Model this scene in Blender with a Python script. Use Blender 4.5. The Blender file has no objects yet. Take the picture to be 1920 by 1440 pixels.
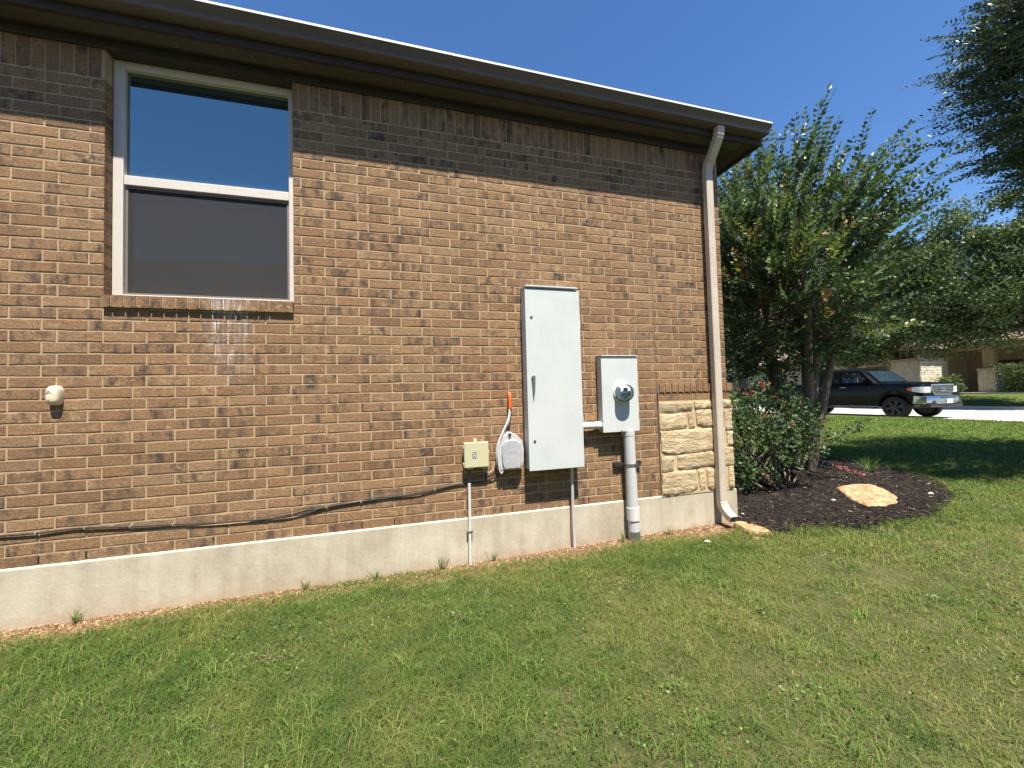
import bpy, bmesh, math, random
import numpy as np
from mathutils import Vector, Matrix
from mathutils.geometry import delaunay_2d_cdt

random.seed(7)
rng = np.random.default_rng(11)
scene = bpy.context.scene
COL = scene.collection
R = math.radians

# ------------------------------------------------------------------ camera
cd = bpy.data.cameras.new("camera")
cam = bpy.data.objects.new("camera", cd); COL.objects.link(cam)
right = Vector((0.96246089, -0.27009996, -0.02674030))
up = Vector((0.01688059, -0.03876153, 0.99910590))
fwd = Vector((0.27089496, 0.96205174, 0.03274701))
CAM = Vector((2.27937, -3.24161, 1.00604))
m = Matrix((right, up, -fwd)).transposed().to_4x4(); m.translation = CAM
cam.matrix_world = m
cd.sensor_width = 36; cd.lens = 36 * 721 / 1920; cd.clip_start = 0.05; cd.clip_end = 2000
scene.camera = cam

# ------------------------------------------------------------------ sky, sun, exposure
SUN = Vector((0.05, -1.0, 2.28)).normalized()
elev = math.asin(SUN.z); azim = math.atan2(SUN.x, SUN.y)
w = bpy.data.worlds.new("World"); scene.world = w; w.use_nodes = True
nt = w.node_tree; nt.nodes.clear()
sky = nt.nodes.new("ShaderNodeTexSky"); sky.sky_type = 'NISHITA'; sky.sun_disc = False
sky.sun_elevation = elev; sky.sun_rotation = azim
sky.air_density = 1.0; sky.dust_density = 0.05; sky.ozone_density = 3.5; sky.altitude = 250
bg = nt.nodes.new("ShaderNodeBackground"); bg.inputs[1].default_value = 0.085
out = nt.nodes.new("ShaderNodeOutputWorld")
sat = nt.nodes.new('ShaderNodeHueSaturation'); sat.inputs['Saturation'].default_value = 1.18; sat.inputs['Hue'].default_value = 0.505
nt.links.new(sky.outputs[0], sat.inputs['Color']); nt.links.new(sat.outputs[0], bg.inputs[0]); nt.links.new(bg.outputs[0], out.inputs[0])
sd = bpy.data.lights.new("sun", 'SUN'); sd.energy = 5.0; sd.angle = R(0.53); sd.color = (1.0, 0.93, 0.82)
sun = bpy.data.objects.new("sun", sd); COL.objects.link(sun)
sun.rotation_euler = (-SUN).to_track_quat('-Z', 'Y').to_euler(); sun.location = (0, -10, 30)
vs = scene.view_settings
vs.view_transform = 'Standard'; vs.look = 'None'; vs.exposure = 1.2; vs.gamma = 1.0
scene.cycles.max_bounces = 6; scene.cycles.transparent_max_bounces = 12
scene.cycles.use_denoising = True

# ------------------------------------------------------------------ helpers
class MB:
    "collects shapes, then links them as one mesh object"
    def __init__(s): s.v = []; s.f = []
    def add(s, v, f):
        o = len(s.v); s.v += [tuple(p) for p in v]; s.f += [tuple(i + o for i in q) for q in f]; return s
    def box(s, a, b):
        x0, y0, z0 = a; x1, y1, z1 = b
        return s.add([(x0,y0,z0),(x1,y0,z0),(x1,y1,z0),(x0,y1,z0),(x0,y0,z1),(x1,y0,z1),(x1,y1,z1),(x0,y1,z1)],
                     [(0,3,2,1),(4,5,6,7),(0,1,5,4),(1,2,6,5),(2,3,7,6),(3,0,4,7)])
    def tube(s, pts, rad, n=10, cap=True):
        pts = [Vector(p) for p in pts]
        if not hasattr(rad, '__len__'): rad = [rad] * len(pts)
        vs_ = []; fs = []
        ref = None
        for i, p in enumerate(pts):
            t = (pts[min(i+1, len(pts)-1)] - pts[max(i-1, 0)]).normalized()
            if ref is None: ref = t.orthogonal().normalized()
            ref = (ref - t * ref.dot(t)).normalized()
            b = t.cross(ref)
            for k in range(n):
                a = 2 * math.pi * k / n
                vs_.append(p + (ref * math.cos(a) + b * math.sin(a)) * rad[i])
        for i in range(len(pts) - 1):
            for k in range(n):
                fs.append((i*n+k, i*n+(k+1) % n, (i+1)*n+(k+1) % n, (i+1)*n+k))
        if cap: fs.append(tuple(reversed(range(n)))); fs.append(tuple(range((len(pts)-1)*n, len(pts)*n)))
        return s.add(vs_, fs)
    def prism(s, poly, axis, a, b):
        "poly of 2D points, extruded along axis x/y/z from a to b"
        def P(q, t):
            return {'x': (t, q[0], q[1]), 'y': (q[0], t, q[1]), 'z': (q[0], q[1], t)}[axis]
        n = len(poly)
        return s.add([P(q, a) for q in poly] + [P(q, b) for q in poly],
                     [tuple(range(n))[::-1], tuple(range(n, 2*n))] + [(i, (i+1) % n, n+(i+1) % n, n+i) for i in range(n)])
    def lathe(s, prof, c, axis='y', n=24, cap=True):
        "prof: (radius, along); axis through c"
        vs_ = []; fs = []
        for r_, h in prof:
            for k in range(n):
                a = 2*math.pi*k/n; u, v_ = r_*math.cos(a), r_*math.sin(a)
                d = {'y': (u, h, v_), 'z': (u, v_, h), 'x': (h, u, v_)}[axis]
                vs_.append((c[0]+d[0], c[1]+d[1], c[2]+d[2]))
        for i in range(len(prof)-1):
            for k in range(n): fs.append((i*n+k, i*n+(k+1) % n, (i+1)*n+(k+1) % n, (i+1)*n+k))
        if cap: fs.append(tuple(range(n))); fs.append(tuple(range((len(prof)-1)*n, len(prof)*n))[::-1])
        return s.add(vs_, fs)
    def build(s, name, mat, parent=None, bevel=0, smooth=False, seg=2):
        me = bpy.data.meshes.new(name); me.from_pydata(s.v, [], s.f)
        bm = bmesh.new(); bm.from_mesh(me); bmesh.ops.recalc_face_normals(bm, faces=bm.faces)
        if bevel:
            es = [e for e in bm.edges if len(e.link_faces) == 2 and e.calc_face_angle(0) > 0.5]
            bmesh.ops.bevel(bm, geom=es, offset=bevel, segments=seg, affect='EDGES', profile=0.5)
        bm.to_mesh(me); bm.free()
        if smooth:
            me.polygons.foreach_set("use_smooth", [True]*len(me.polygons)); 
            try: me.set_sharp_from_angle(angle=R(38))
            except Exception: pass
        return link(name, me, mat, parent)

LOCALP = set()     # parents whose parts are built in local space
def link(name, me, mat, parent=None):
    o = bpy.data.objects.new(name, me); COL.objects.link(o)
    if mat and not me.materials: me.materials.append(mat)
    if parent is not None:
        o.parent = parent
        if parent.name in LOCALP: return o
        o.matrix_parent_inverse = parent.matrix_world.inverted() if parent.type != 'EMPTY' else Matrix.Translation(-Vector(parent.location))
    return o
def thing(name, label, cat, loc=(0,0,0), group=None):
    o = bpy.data.objects.new(name, None); COL.objects.link(o); o.location = loc; o.empty_display_size = 0.1
    o['label'] = label; o['category'] = cat
    if group: o['group'] = group
    return o
def tag(o, label=None, cat=None, group=None, kind=None):
    if label: o['label'] = label
    if cat: o['category'] = cat
    if group: o['group'] = group
    if kind: o['kind'] = kind
    return o
def np_mesh(name, V, F, attrs=None):
    "fast mesh from numpy: V (n,3), F (m,k)"
    V = np.asarray(V, np.float32); F = np.asarray(F, np.int32); k = F.shape[1]
    me = bpy.data.meshes.new(name)
    me.vertices.add(len(V)); me.vertices.foreach_set("co", V.ravel())
    me.loops.add(F.size); me.loops.foreach_set("vertex_index", F.ravel())
    me.polygons.add(len(F)); me.polygons.foreach_set("loop_start", np.arange(0, F.size, k, dtype=np.int32))
    for n_, a in (attrs or {}).items():
        at = me.attributes.new(n_, 'FLOAT', 'POINT'); at.data.foreach_set("value", np.asarray(a, np.float32))
    me.update(calc_edges=True)
    return me
def unit(a): return a / np.maximum(np.linalg.norm(a, axis=-1, keepdims=True), 1e-9)
def leaves(pos, dirs, length, width, fold=0.25, droop=0.0):
    "diamond leaves with a folded midrib, two triangles each -> V, F"
    n = len(pos); d = unit(dirs)
    r_ = unit(rng.normal(size=(n, 3)) + np.array([0, 0, 0.9]))
    side = unit(np.cross(d, r_)); nor = np.cross(side, d)
    L_ = np.broadcast_to(np.asarray(length), (n,))[:, None]; W = np.broadcast_to(np.asarray(width), (n,))[:, None]
    base = pos; tip = pos + d * L_ - np.array([0, 0, 1]) * droop * L_
    mid = pos + d * L_ * 0.45
    a = mid + side * W * 0.5 + nor * W * fold * 0.5; b = mid - side * W * 0.5 + nor * W * fold * 0.5
    V = np.stack([base, a, tip, b], 1).reshape(-1, 3)
    i = np.arange(n)[:, None] * 4
    F = np.concatenate([i + np.array([[0, 1, 2]]), i + np.array([[0, 2, 3]])], 0)
    return V, F

def in_poly(x, y, poly):
    x, y = np.asarray(x), np.asarray(y); c = np.zeros(x.shape, bool); j = len(poly) - 1
    for k in range(len(poly)):
        (xi, yi), (xj, yj) = poly[k], poly[j]
        c ^= ((yi > y) != (yj > y)) & (x < (xj - xi) * (y - yi) / (yj - yi + 1e-12) + xi); j = k
    return c

# ------------------------------------------------------------------ materials
class NT:
    def __init__(s, name):
        s.m = bpy.data.materials.new(name); s.m.use_nodes = True; s.t = s.m.node_tree
        s.b = s.t.nodes["Principled BSDF"]; s.o = s.t.nodes["Material Output"]
    def n(s, typ, **kw):
        x = s.t.nodes.new(typ)
        for k, v in kw.items():
            if k.startswith('i_'): x.inputs[int(k[2:])].default_value = v
            else: setattr(x, k, v)
        return x
    def l(s, a, b): s.t.links.new(a, b)
    def put(s, inp, v):
        if hasattr(v, 'is_output') or isinstance(v, bpy.types.NodeSocket): s.l(v, inp)
        else: inp.default_value = v
    def math(s, op, a, b=0.0, c=None, clamp=False):
        x = s.n("ShaderNodeMath", operation=op, use_clamp=clamp); s.put(x.inputs[0], a); s.put(x.inputs[1], b)
        if c is not None: s.put(x.inputs[2], c)
        return x.outputs[0]
    def mix(s, f, a, b, mode='MIX'):
        x = s.n("ShaderNodeMix", data_type='RGBA', blend_type=mode)
        s.put(x.inputs[0], f); s.put(x.inputs[6], a if not isinstance(a, tuple) else (*a[:3], 1)); s.put(x.inputs[7], b if not isinstance(b, tuple) else (*b[:3], 1))
        return x.outputs[2]
    def noise(s, vec, scale, detail=4, rough=0.55, out=0):
        x = s.n("ShaderNodeTexNoise"); 
        if vec is not None: s.l(vec, x.inputs['Vector'])
        x.inputs['Scale'].default_value = scale; x.inputs['Detail'].default_value = detail; x.inputs['Roughness'].default_value = rough
        return x.outputs[out]
    def ramp(s, f, stops, interp='LINEAR'):
        x = s.n("ShaderNodeValToRGB"); cr = x.color_ramp; cr.interpolation = interp
        while len(cr.elements) < len(stops): cr.elements.new(0.5)
        for e, (p, c) in zip(cr.elements, stops):
            e.position = p; e.color = (*c[:3], 1) if hasattr(c, '__len__') else (c, c, c, 1)
        s.put(x.inputs[0], f); return x.outputs[0]
    def vec(s, op, a, b):
        x = s.n("ShaderNodeVectorMath", operation=op); s.put(x.inputs[0], a); s.put(x.inputs[1], b); return x.outputs[0]
    def pos(s): return s.n("ShaderNodeNewGeometry").outputs['Position']
    def bump(s, h, strength=0.3, dist=0.01):
        x = s.n("ShaderNodeBump"); x.inputs['Strength'].default_value = strength; x.inputs['Distance'].default_value = dist
        s.l(h, x.inputs['Height']); s.l(x.outputs[0], s.b.inputs['Normal'])
    def col(s, c): s.put(s.b.inputs['Base Color'], (*c[:3], 1) if isinstance(c, tuple) else c)
    def set(s, **kw):
        for k, v in kw.items(): s.put(s.b.inputs[k.replace('_', ' ').title() if k != 'ior' else 'IOR'], v)
        return s

def plain(name, c, rough=0.6, var=0.12, scale=30, bump=0.0, metallic=0.0, spec=0.5, bscale=None):
    q = NT(name); p = q.pos()
    n1 = q.noise(p, scale, 5); n2 = q.noise(p, scale * 0.13, 3)
    f = q.math('ADD', q.math('MULTIPLY', n1, 0.5), q.math('MULTIPLY', n2, 0.5))
    lo = tuple(x * (1 - var) for x in c); hi = tuple(min(1, x * (1 + var)) for x in c)
    q.col(q.ramp(f, [(0.32, lo), (0.68, hi)]))
    q.b.inputs['Roughness'].default_value = rough; q.b.inputs['Metallic'].default_value = metallic
    q.b.inputs['Specular IOR Level'].default_value = spec
    if bump: q.bump(q.noise(p, bscale or scale * 3, 6, 0.65), bump, 0.004)
    return q.m

CH = 0.0762; BL = 0.24334; BD = 0.3234      # brick course height, brick length with joint, bond offset
def brick_mat(name, mortar=False):
    q = NT(name); p = q.pos()
    sx = q.n("ShaderNodeSeparateXYZ"); q.l(p, sx.inputs[0])
    X = q.math('ADD', sx.outputs[0], sx.outputs[1]); Z = sx.outputs[2]
    # pale mineral bloom that ran down from the window sill
    mx = q.math('MULTIPLY', q.math('SUBTRACT', 1.0, q.math('DIVIDE', q.math('ABSOLUTE', q.math('SUBTRACT', X, 1.06)), 0.17), clamp=True), 1.5, clamp=True)
    mz = q.math('MULTIPLY', q.ramp(Z, [(0.0, 0.0), (1.0, 1.0)]), 1.0)
    zt = q.math('DIVIDE', q.math('SUBTRACT', Z, 1.10), 0.58, clamp=True)
    zc = q.math('LESS_THAN', Z, 1.78)
    mp = q.n("ShaderNodeMapping"); q.l(p, mp.inputs[0]); mp.inputs['Scale'].default_value = (34, 34, 6)
    st = q.ramp(q.noise(mp.outputs[0], 1.0, 4, 0.6), [(0.48, 0), (0.68, 1)])
    eff = q.math('MULTIPLY', q.math('MULTIPLY', q.math('MULTIPLY', mx, zt), zc), q.math('ADD', q.math('MULTIPLY', st, 1.4), 0.10), clamp=True)
    if mortar:
        n1 = q.noise(p, 60, 5); n2 = q.noise(p, 3, 3)
        c = q.ramp(q.math('ADD', q.math('MULTIPLY', n1, 0.5), q.math('MULTIPLY', n2, 0.5)), [(0.3, (0.32, 0.225, 0.130)), (0.7, (0.48, 0.355, 0.215))])
        q.col(q.mix(q.math('MULTIPLY', eff, 1.6, clamp=True), c, (0.78, 0.76, 0.74)))
        q.b.inputs['Roughness'].default_value = 0.95; q.bump(q.noise(p, 260, 5, 0.7), 0.6, 0.004)
        return q.m
    i = q.math('FLOOR', q.math('DIVIDE', Z, CH))
    odd = q.math('MULTIPLY', q.math('FLOORED_MODULO', i, 2.0), BD)
    u = q.math('FLOOR', q.math('SUBTRACT', q.math('DIVIDE', X, BL), odd))
    sold = q.math('GREATER_THAN', Z, 3.279)
    u2 = q.math('FLOOR', q.math('DIVIDE', X, CH))
    uu = q.math('ADD', q.math('MULTIPLY', sold, u2), q.math('MULTIPLY', q.math('SUBTRACT', 1.0, sold), u))
    ii = q.math('ADD', q.math('MULTIPLY', sold, 100.0), q.math('MULTIPLY', q.math('SUBTRACT', 1.0, sold), i))
    cb = q.n("ShaderNodeCombineXYZ"); q.l(uu, cb.inputs[0]); q.l(ii, cb.inputs[1])
    wn = q.n("ShaderNodeTexWhiteNoise", noise_dimensions='2D'); q.l(cb.outputs[0], wn.inputs['Vector'])
    rv = wn.outputs['Value']; rc = wn.outputs['Color']
    sc_ = q.n("ShaderNodeSeparateColor"); q.l(rc, sc_.inputs[0])
    off = q.vec('SCALE', rc, (1, 1, 1)); off.node.inputs[3].default_value = 9.0
    pp = q.vec('ADD', p, off)
    base = q.ramp(rv, [(0.0, (0.230, 0.136, 0.073)), (0.25, (0.302, 0.182, 0.094)), (0.5, (0.260, 0.152, 0.080)), (0.75, (0.342, 0.213, 0.112)), (1.0, (0.278, 0.175, 0.097))])
    # kiln flash: dark bands across the face, stronger on some bricks
    mp = q.n("ShaderNodeMapping"); q.l(pp, mp.inputs[0]); mp.inputs['Scale'].default_value = (17, 5, 6)
    fl = q.ramp(q.noise(mp.outputs[0], 1.0, 4, 0.6), [(0.46, 0), (0.66, 1)])
    amt = q.ramp(sc_.outputs[1], [(0.25, 0.10), (0.55, 0.70), (1.0, 1.0)])
    c = q.mix(q.math('MULTIPLY', fl, amt), base, (0.070, 0.056, 0.048))
    # pale scuffs
    ls = q.ramp(q.noise(pp, 24, 5, 0.65), [(0.53, 0), (0.66, 1)])
    c = q.mix(q.math('MULTIPLY', ls, q.ramp(sc_.outputs[2], [(0.4, 0.0), (0.9, 0.7)])), c, (0.47, 0.33, 0.19))
    g = q.ramp(q.noise(p, 85, 5, 0.8), [(0.30, 0.50), (0.5, 0.98), (0.70, 1.5)])
    c = q.mix(q.math('MULTIPLY', q.ramp(q.noise(p, 0.55, 2), [(0.4, 0), (0.62, 1)]), 0.5), c, q.mix(1.0, c, (1.06, 0.97, 0.98), 'MULTIPLY'))
    c = q.mix(1.0, c, g, 'MULTIPLY')
    c = q.mix(q.math('MULTIPLY', eff, 0.6, clamp=True), c, (0.62, 0.59, 0.57))
    q.col(c); q.b.inputs['Roughness'].default_value = 0.93; q.b.inputs['Specular IOR Level'].default_value = 0.25
    h = q.math('ADD', q.noise(p, 230, 4, 0.75), q.math('MULTIPLY', q.noise(pp, 45, 3), 0.8))
    q.bump(h, 1.0, 0.008)
    return q.m

M = {}
M['brick'] = brick_mat('brick'); M['mortar'] = brick_mat('mortar', True)

def concrete():
    q = NT('foundation_concrete'); p = q.pos()
    a = q.noise(p, 2.2, 6, 0.65); b = q.noise(p, 55, 5, 0.7)
    mp = q.n("ShaderNodeMapping"); q.l(p, mp.inputs[0]); mp.inputs['Scale'].default_value = (9, 9, 1.3)
    s = q.noise(mp.outputs[0], 1, 5, 0.6)
    f = q.math('ADD', q.math('MULTIPLY', a, 0.55), q.math('ADD', q.math('MULTIPLY', s, 0.3), q.math('MULTIPLY', b, 0.15)))
    c = q.ramp(f, [(0.34, (0.30, 0.250, 0.178)), (0.5, (0.44, 0.388, 0.292)), (0.66, (0.55, 0.505, 0.405))])
    # splashed soil along the foot
    sx = q.n("ShaderNodeSeparateXYZ"); q.l(p, sx.inputs[0])
    z = q.math('ADD', sx.outputs[2], q.math('MULTIPLY', q.noise(p, 14, 4), 0.12))
    c = q.mix(q.ramp(z, [(0.0, 0), (1.0, 0)]), c, (0.3, 0.2, 0.1))
    dirt = q.math('MULTIPLY', q.math('SUBTRACT', 1.0, q.math('DIVIDE', q.math('ADD', z, 0.35), 0.13, clamp=True)), 0.55)
    c = q.mix(dirt, c, (0.33, 0.21, 0.12))
    q.col(c); q.b.inputs['Roughness'].default_value = 0.9; q.b.inputs['Specular IOR Level'].default_value = 0.3
    q.bump(q.math('ADD', b, q.noise(p, 9, 4)), 0.25, 0.006)
    return q.m
M['concrete'] = concrete()

def stone_mat():
    q = NT('limestone'); p = q.pos(); oi = q.n("ShaderNodeObjectInfo").outputs['Random']
    a = q.noise(p, 7, 6, 0.65); b = q.noise(p, 48, 5, 0.7)
    f = q.math('ADD', q.math('MULTIPLY', a, 0.6), q.math('MULTIPLY', b, 0.4))
    c = q.ramp(f, [(0.3, (0.33, 0.235, 0.13)), (0.45, (0.455, 0.35, 0.205)), (0.6, (0.55, 0.445, 0.285)), (0.72, (0.62, 0.53, 0.38))])
    hs = q.n("ShaderNodeHueSaturation"); q.l(c, hs.inputs['Color']); q.l(q.math('ADD', 0.8, q.math('MULTIPLY', oi, 0.35)), hs.inputs['Value'])
    q.col(hs.outputs[0]); q.b.inputs['Roughness'].default_value = 0.92; q.b.inputs['Specular IOR Level'].default_value = 0.25
    mp = q.n("ShaderNodeMapping"); q.l(p, mp.inputs[0]); mp.inputs['Rotation'].default_value = (0, 0.5, 0); mp.inputs['Scale'].default_value = (12, 12, 34)
    q.bump(q.math('ADD', b, q.math('MULTIPLY', q.noise(mp.outputs[0], 1, 6, 0.6), 1.6)), 0.8, 0.012)
    return q.m
M['stone'] = stone_mat()
M['stone_mortar'] = plain('stone_mortar', (0.50, 0.36, 0.22), 0.95, 0.2, 60, 0.4)
M['pale_mortar'] = plain('pale_mortar', (0.60, 0.53, 0.40), 0.95, 0.15, 50, 0.3)
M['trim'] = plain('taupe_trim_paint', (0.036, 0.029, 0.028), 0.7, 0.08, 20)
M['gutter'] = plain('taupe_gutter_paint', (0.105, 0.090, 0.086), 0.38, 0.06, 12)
M['lip'] = plain('white_gutter_edge', (0.80, 0.78, 0.74), 0.4, 0.04, 12)  # white stands in for direct sun on the gutter's rolled lip
M['spout'] = plain('beige_downspout_paint', (0.50, 0.43, 0.34), 0.5, 0.12, 25, 0.05)
M['vinyl'] = plain('almond_vinyl', (0.55, 0.505, 0.455), 0.5, 0.06, 20)
M['rail'] = plain('dark_screen_frame', (0.16, 0.14, 0.12), 0.5, 0.05, 20)
M['sealant'] = plain('joint_sealant', (0.17, 0.11, 0.07), 0.8, 0.2, 40)
M['hole'] = plain('weep_hole_dark', (0.02, 0.016, 0.014), 1.0, 0.1, 40, spec=0.0)
M['shingle'] = plain('brown_shingle', (0.13, 0.10, 0.085), 0.95, 0.35, 25, 0.4)
def enamel():
    q = NT('light_grey_enamel'); p = q.pos(); mp = q.n("ShaderNodeMapping"); q.l(p, mp.inputs[0]); mp.inputs['Scale'].default_value = (38, 38, 2.2)
    f = q.math('ADD', q.math('MULTIPLY', q.noise(mp.outputs[0], 1, 4, .6), .12), q.math('ADD', q.math('MULTIPLY', q.noise(p, 4, 4), .53), q.math('MULTIPLY', q.noise(p, 70, 4, .7), .35)))
    c = q.ramp(f, [(.34, (.475, .50, .485)), (.5, (.515, .545, .53)), (.66, (.545, .57, .555))])
    sm = q.ramp(q.noise(p, 33, 3, .6), [(.68, 0), (.76, 1)]); c = q.mix(q.math('MULTIPLY', sm, .14), c, (.30, .30, .29))
    q.col(c); q.b.inputs['Roughness'].default_value = .5; q.bump(q.noise(p, 150, 3), .05, .003); return q.m
M['cabinet'] = enamel()
M['metal'] = plain('zinc_metal', (0.33, 0.34, 0.34), 0.35, 0.15, 40, metallic=0.8)
M['pvc'] = plain('grey_white_pvc', (0.50, 0.50, 0.49), 0.45, 0.06, 20)
M['pvc_white'] = plain('white_pvc', (0.60, 0.585, 0.56), 0.45, 0.06, 20)
M['black'] = plain('black_rubber', (0.022, 0.022, 0.024), 0.55, 0.2, 40)
M['beige'] = plain('beige_plastic', (0.52, 0.485, 0.31), 0.5, 0.05, 15)
M['cream'] = plain('cream_plastic', (0.70, 0.60, 0.42), 0.5, 0.06, 25)
M['greybox'] = plain('pale_grey_plastic', (0.47, 0.47, 0.465), 0.5, 0.05, 25)
M['greylid'] = plain('scuffed_grey_plastic', (0.37, 0.37, 0.38), 0.6, 0.22, 45)
M['orange'] = plain('orange_conduit', (0.72, 0.13, 0.025), 0.5, 0.08, 30)
M['copper'] = plain('rusty_copper', (0.33, 0.13, 0.07), 0.6, 0.25, 60)
M['dark'] = plain('dark_print', (0.05, 0.055, 0.06), 0.4, 0.1, 30)
M['blue'] = plain('blue_print', (0.10, 0.45, 0.68), 0.4, 0.1, 60)
M['white'] = plain('white_print', (0.78, 0.78, 0.76), 0.5, 0.04, 30)

def glass_mat(name, refl, tint, base):
    q = NT(name); t = q.t
    g = q.n("ShaderNodeBsdfGlossy"); g.inputs['Color'].default_value = (*tint, 1); g.inputs['Roughness'].default_value = 0.015
    d = q.n("ShaderNodeBsdfDiffuse"); d.inputs['Color'].default_value = (*base, 1)
    fr = q.n("ShaderNodeFresnel"); fr.inputs[0].default_value = 1.6
    mx = q.n("ShaderNodeMixShader"); q.l(q.math('ADD', fr.outputs[0], refl, clamp=True), mx.inputs[0])
    q.l(d.outputs[0], mx.inputs[1]); q.l(g.outputs[0], mx.inputs[2]); q.l(mx.outputs[0], q.o.inputs[0])
    nb = q.n("ShaderNodeBump"); nb.inputs['Strength'].default_value = 0.02; nb.inputs['Distance'].default_value = 0.01
    q.l(q.noise(q.pos(), 1.2, 2), nb.inputs['Height']); q.l(nb.outputs[0], g.inputs['Normal'])
    return q.m
M['glass'] = glass_mat('window_glass', 0.33, (0.60, 0.74, 0.72), (0.020, 0.040, 0.045))
M['glass_dark'] = glass_mat('tinted_glass', 0.04, (0.8, 0.85, 0.9), (0.006, 0.007, 0.008))
M['glass_wind'] = glass_mat('windshield_glass', 0.06, (0.75, 0.9, 1.0), (0.02, 0.035, 0.05))
def screen_mat():
    q = NT('insect_screen'); tr = q.n("ShaderNodeBsdfTransparent"); d = q.n("ShaderNodeBsdfDiffuse")
    p = q.pos(); mp = q.n("ShaderNodeMapping"); q.l(p, mp.inputs[0]); mp.inputs['Scale'].default_value = (60, 60, 90)
    c = q.ramp(q.noise(mp.outputs[0], 1.0, 3), [(0.3, (0.050, 0.048, 0.047)), (0.7, (0.066, 0.063, 0.061))]); q.l(c, d.inputs[0])
    mx = q.n("ShaderNodeMixShader"); mx.inputs[0].default_value = 0.72
    q.l(tr.outputs[0], mx.inputs[1]); q.l(d.outputs[0], mx.inputs[2]); q.l(mx.outputs[0], q.o.inputs[0])
    return q.m
M['screen'] = screen_mat()
def clear_dome():
    q = NT('clear_glass_dome'); tr = q.n("ShaderNodeBsdfTransparent"); tr.inputs[0].default_value = (0.93, 0.96, 0.96, 1)
    g = q.n("ShaderNodeBsdfGlossy"); g.inputs['Roughness'].default_value = 0.03
    fr = q.n("ShaderNodeFresnel"); fr.inputs[0].default_value = 1.5; mx = q.n("ShaderNodeMixShader")
    q.l(fr.outputs[0], mx.inputs[0]); q.l(tr.outputs[0], mx.inputs[1]); q.l(g.outputs[0], mx.inputs[2]); q.l(mx.outputs[0], q.o.inputs[0])
    return q.m
M['dome'] = clear_dome()

def leaf_mat(name, stops, transl=0.35, rough=0.4, patch=None, spec=0.4):
    q = NT(name); at = q.n("ShaderNodeAttribute", attribute_name='rnd')
    c = q.ramp(at.outputs['Fac'], stops)
    if patch:
        for pt in patch:
            f = q.ramp(q.noise(q.pos(), pt[0], 4, 0.6), [(pt[1], 0), (pt[2], 1)])
            c = q.mix(q.math('MULTIPLY', f, pt[4]), c, pt[3])
    q.col(c); q.b.inputs['Roughness'].default_value = rough; q.b.inputs['Specular IOR Level'].default_value = spec
    tl = q.n("ShaderNodeBsdfTranslucent"); q.l(q.mix(1.0, c, (1.15, 1.25, 0.6), 'MULTIPLY'), tl.inputs[0])
    mx = q.n("ShaderNodeMixShader"); mx.inputs[0].default_value = transl
    q.l(q.b.outputs[0], mx.inputs[1]); q.l(tl.outputs[0], mx.inputs[2]); q.l(mx.outputs[0], q.o.inputs[0])
    return q.m
M['crape_leaf'] = leaf_mat('crape_leaf', [(0.0, (0.048, 0.088, 0.042)), (0.5, (0.078, 0.128, 0.050)), (0.84, (0.140, 0.190, 0.058)), (0.93, (0.20, 0.19, 0.03)), (0.97, (0.30, 0.22, 0.03)), (1.0, (0.25, 0.13, 0.10))], 0.32, 0.42)
M['oak_leaf'] = leaf_mat('oak_leaf', [(0.0, (0.042, 0.070, 0.036)), (0.6, (0.072, 0.106, 0.048)), (1.0, (0.125, 0.155, 0.066))], 0.22, 0.35)
M['far_leaf'] = leaf_mat('far_leaf', [(0.0, (0.055, 0.088, 0.032)), (0.6, (0.092, 0.135, 0.046)), (1.0, (0.15, 0.19, 0.062))], 0.25, 0.5)
M['light_leaf'] = leaf_mat('light_leaf', [(0.0, (0.06, 0.10, 0.03)), (0.6, (0.11, 0.17, 0.04)), (1.0, (0.20, 0.24, 0.05))], 0.35, 0.5)
M['rose_leaf'] = leaf_mat('rose_leaf', [(0.0, (0.026, 0.052, 0.024)), (0.5, (0.050, 0.090, 0.036)), (0.86, (0.130, 0.185, 0.065)), (0.95, (0.20, 0.20, 0.05)), (1.0, (0.24, 0.11, 0.08))], 0.25, 0.5)
M['grass'] = leaf_mat('grass_blade', [(0.0, (0.054, 0.108, 0.022)), (0.4, (0.096, 0.168, 0.034)), (0.72, (0.165, 0.238, 0.058)), (0.86, (0.270, 0.265, 0.100)), (1.0, (0.40, 0.34, 0.17))], 0.34, 0.6, [(1.1, .47, .64, (0.275, 0.250, 0.082), .45), (2.9, .50, .64, (0.056, 0.120, 0.024), .60), (9.0, .54, .68, (0.22, 0.28, 0.08), .40)], 0.10)
M['weed'] = leaf_mat('weed_leaf', [(0.0, (0.09, 0.155, 0.035)), (1.0, (0.18, 0.26, 0.06))], 0.35, 0.5)
M['petal'] = leaf_mat('rose_petal', [(0.0, (0.34, 0.02, 0.04)), (0.5, (0.52, 0.07, 0.11)), (0.8, (0.62, 0.22, 0.24)), (1.0, (0.75, 0.50, 0.45))], 0.3, 0.5)
M['bark'] = plain('crape_bark', (0.20, 0.15, 0.105), 0.85, 0.35, 14, 0.4)
M['bark_dark'] = plain('oak_bark', (0.085, 0.068, 0.055), 0.95, 0.35, 12, 0.6)
M['stem'] = plain('rose_stem', (0.19, 0.15, 0.09), 0.8, 0.3, 40, 0.3)

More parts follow.
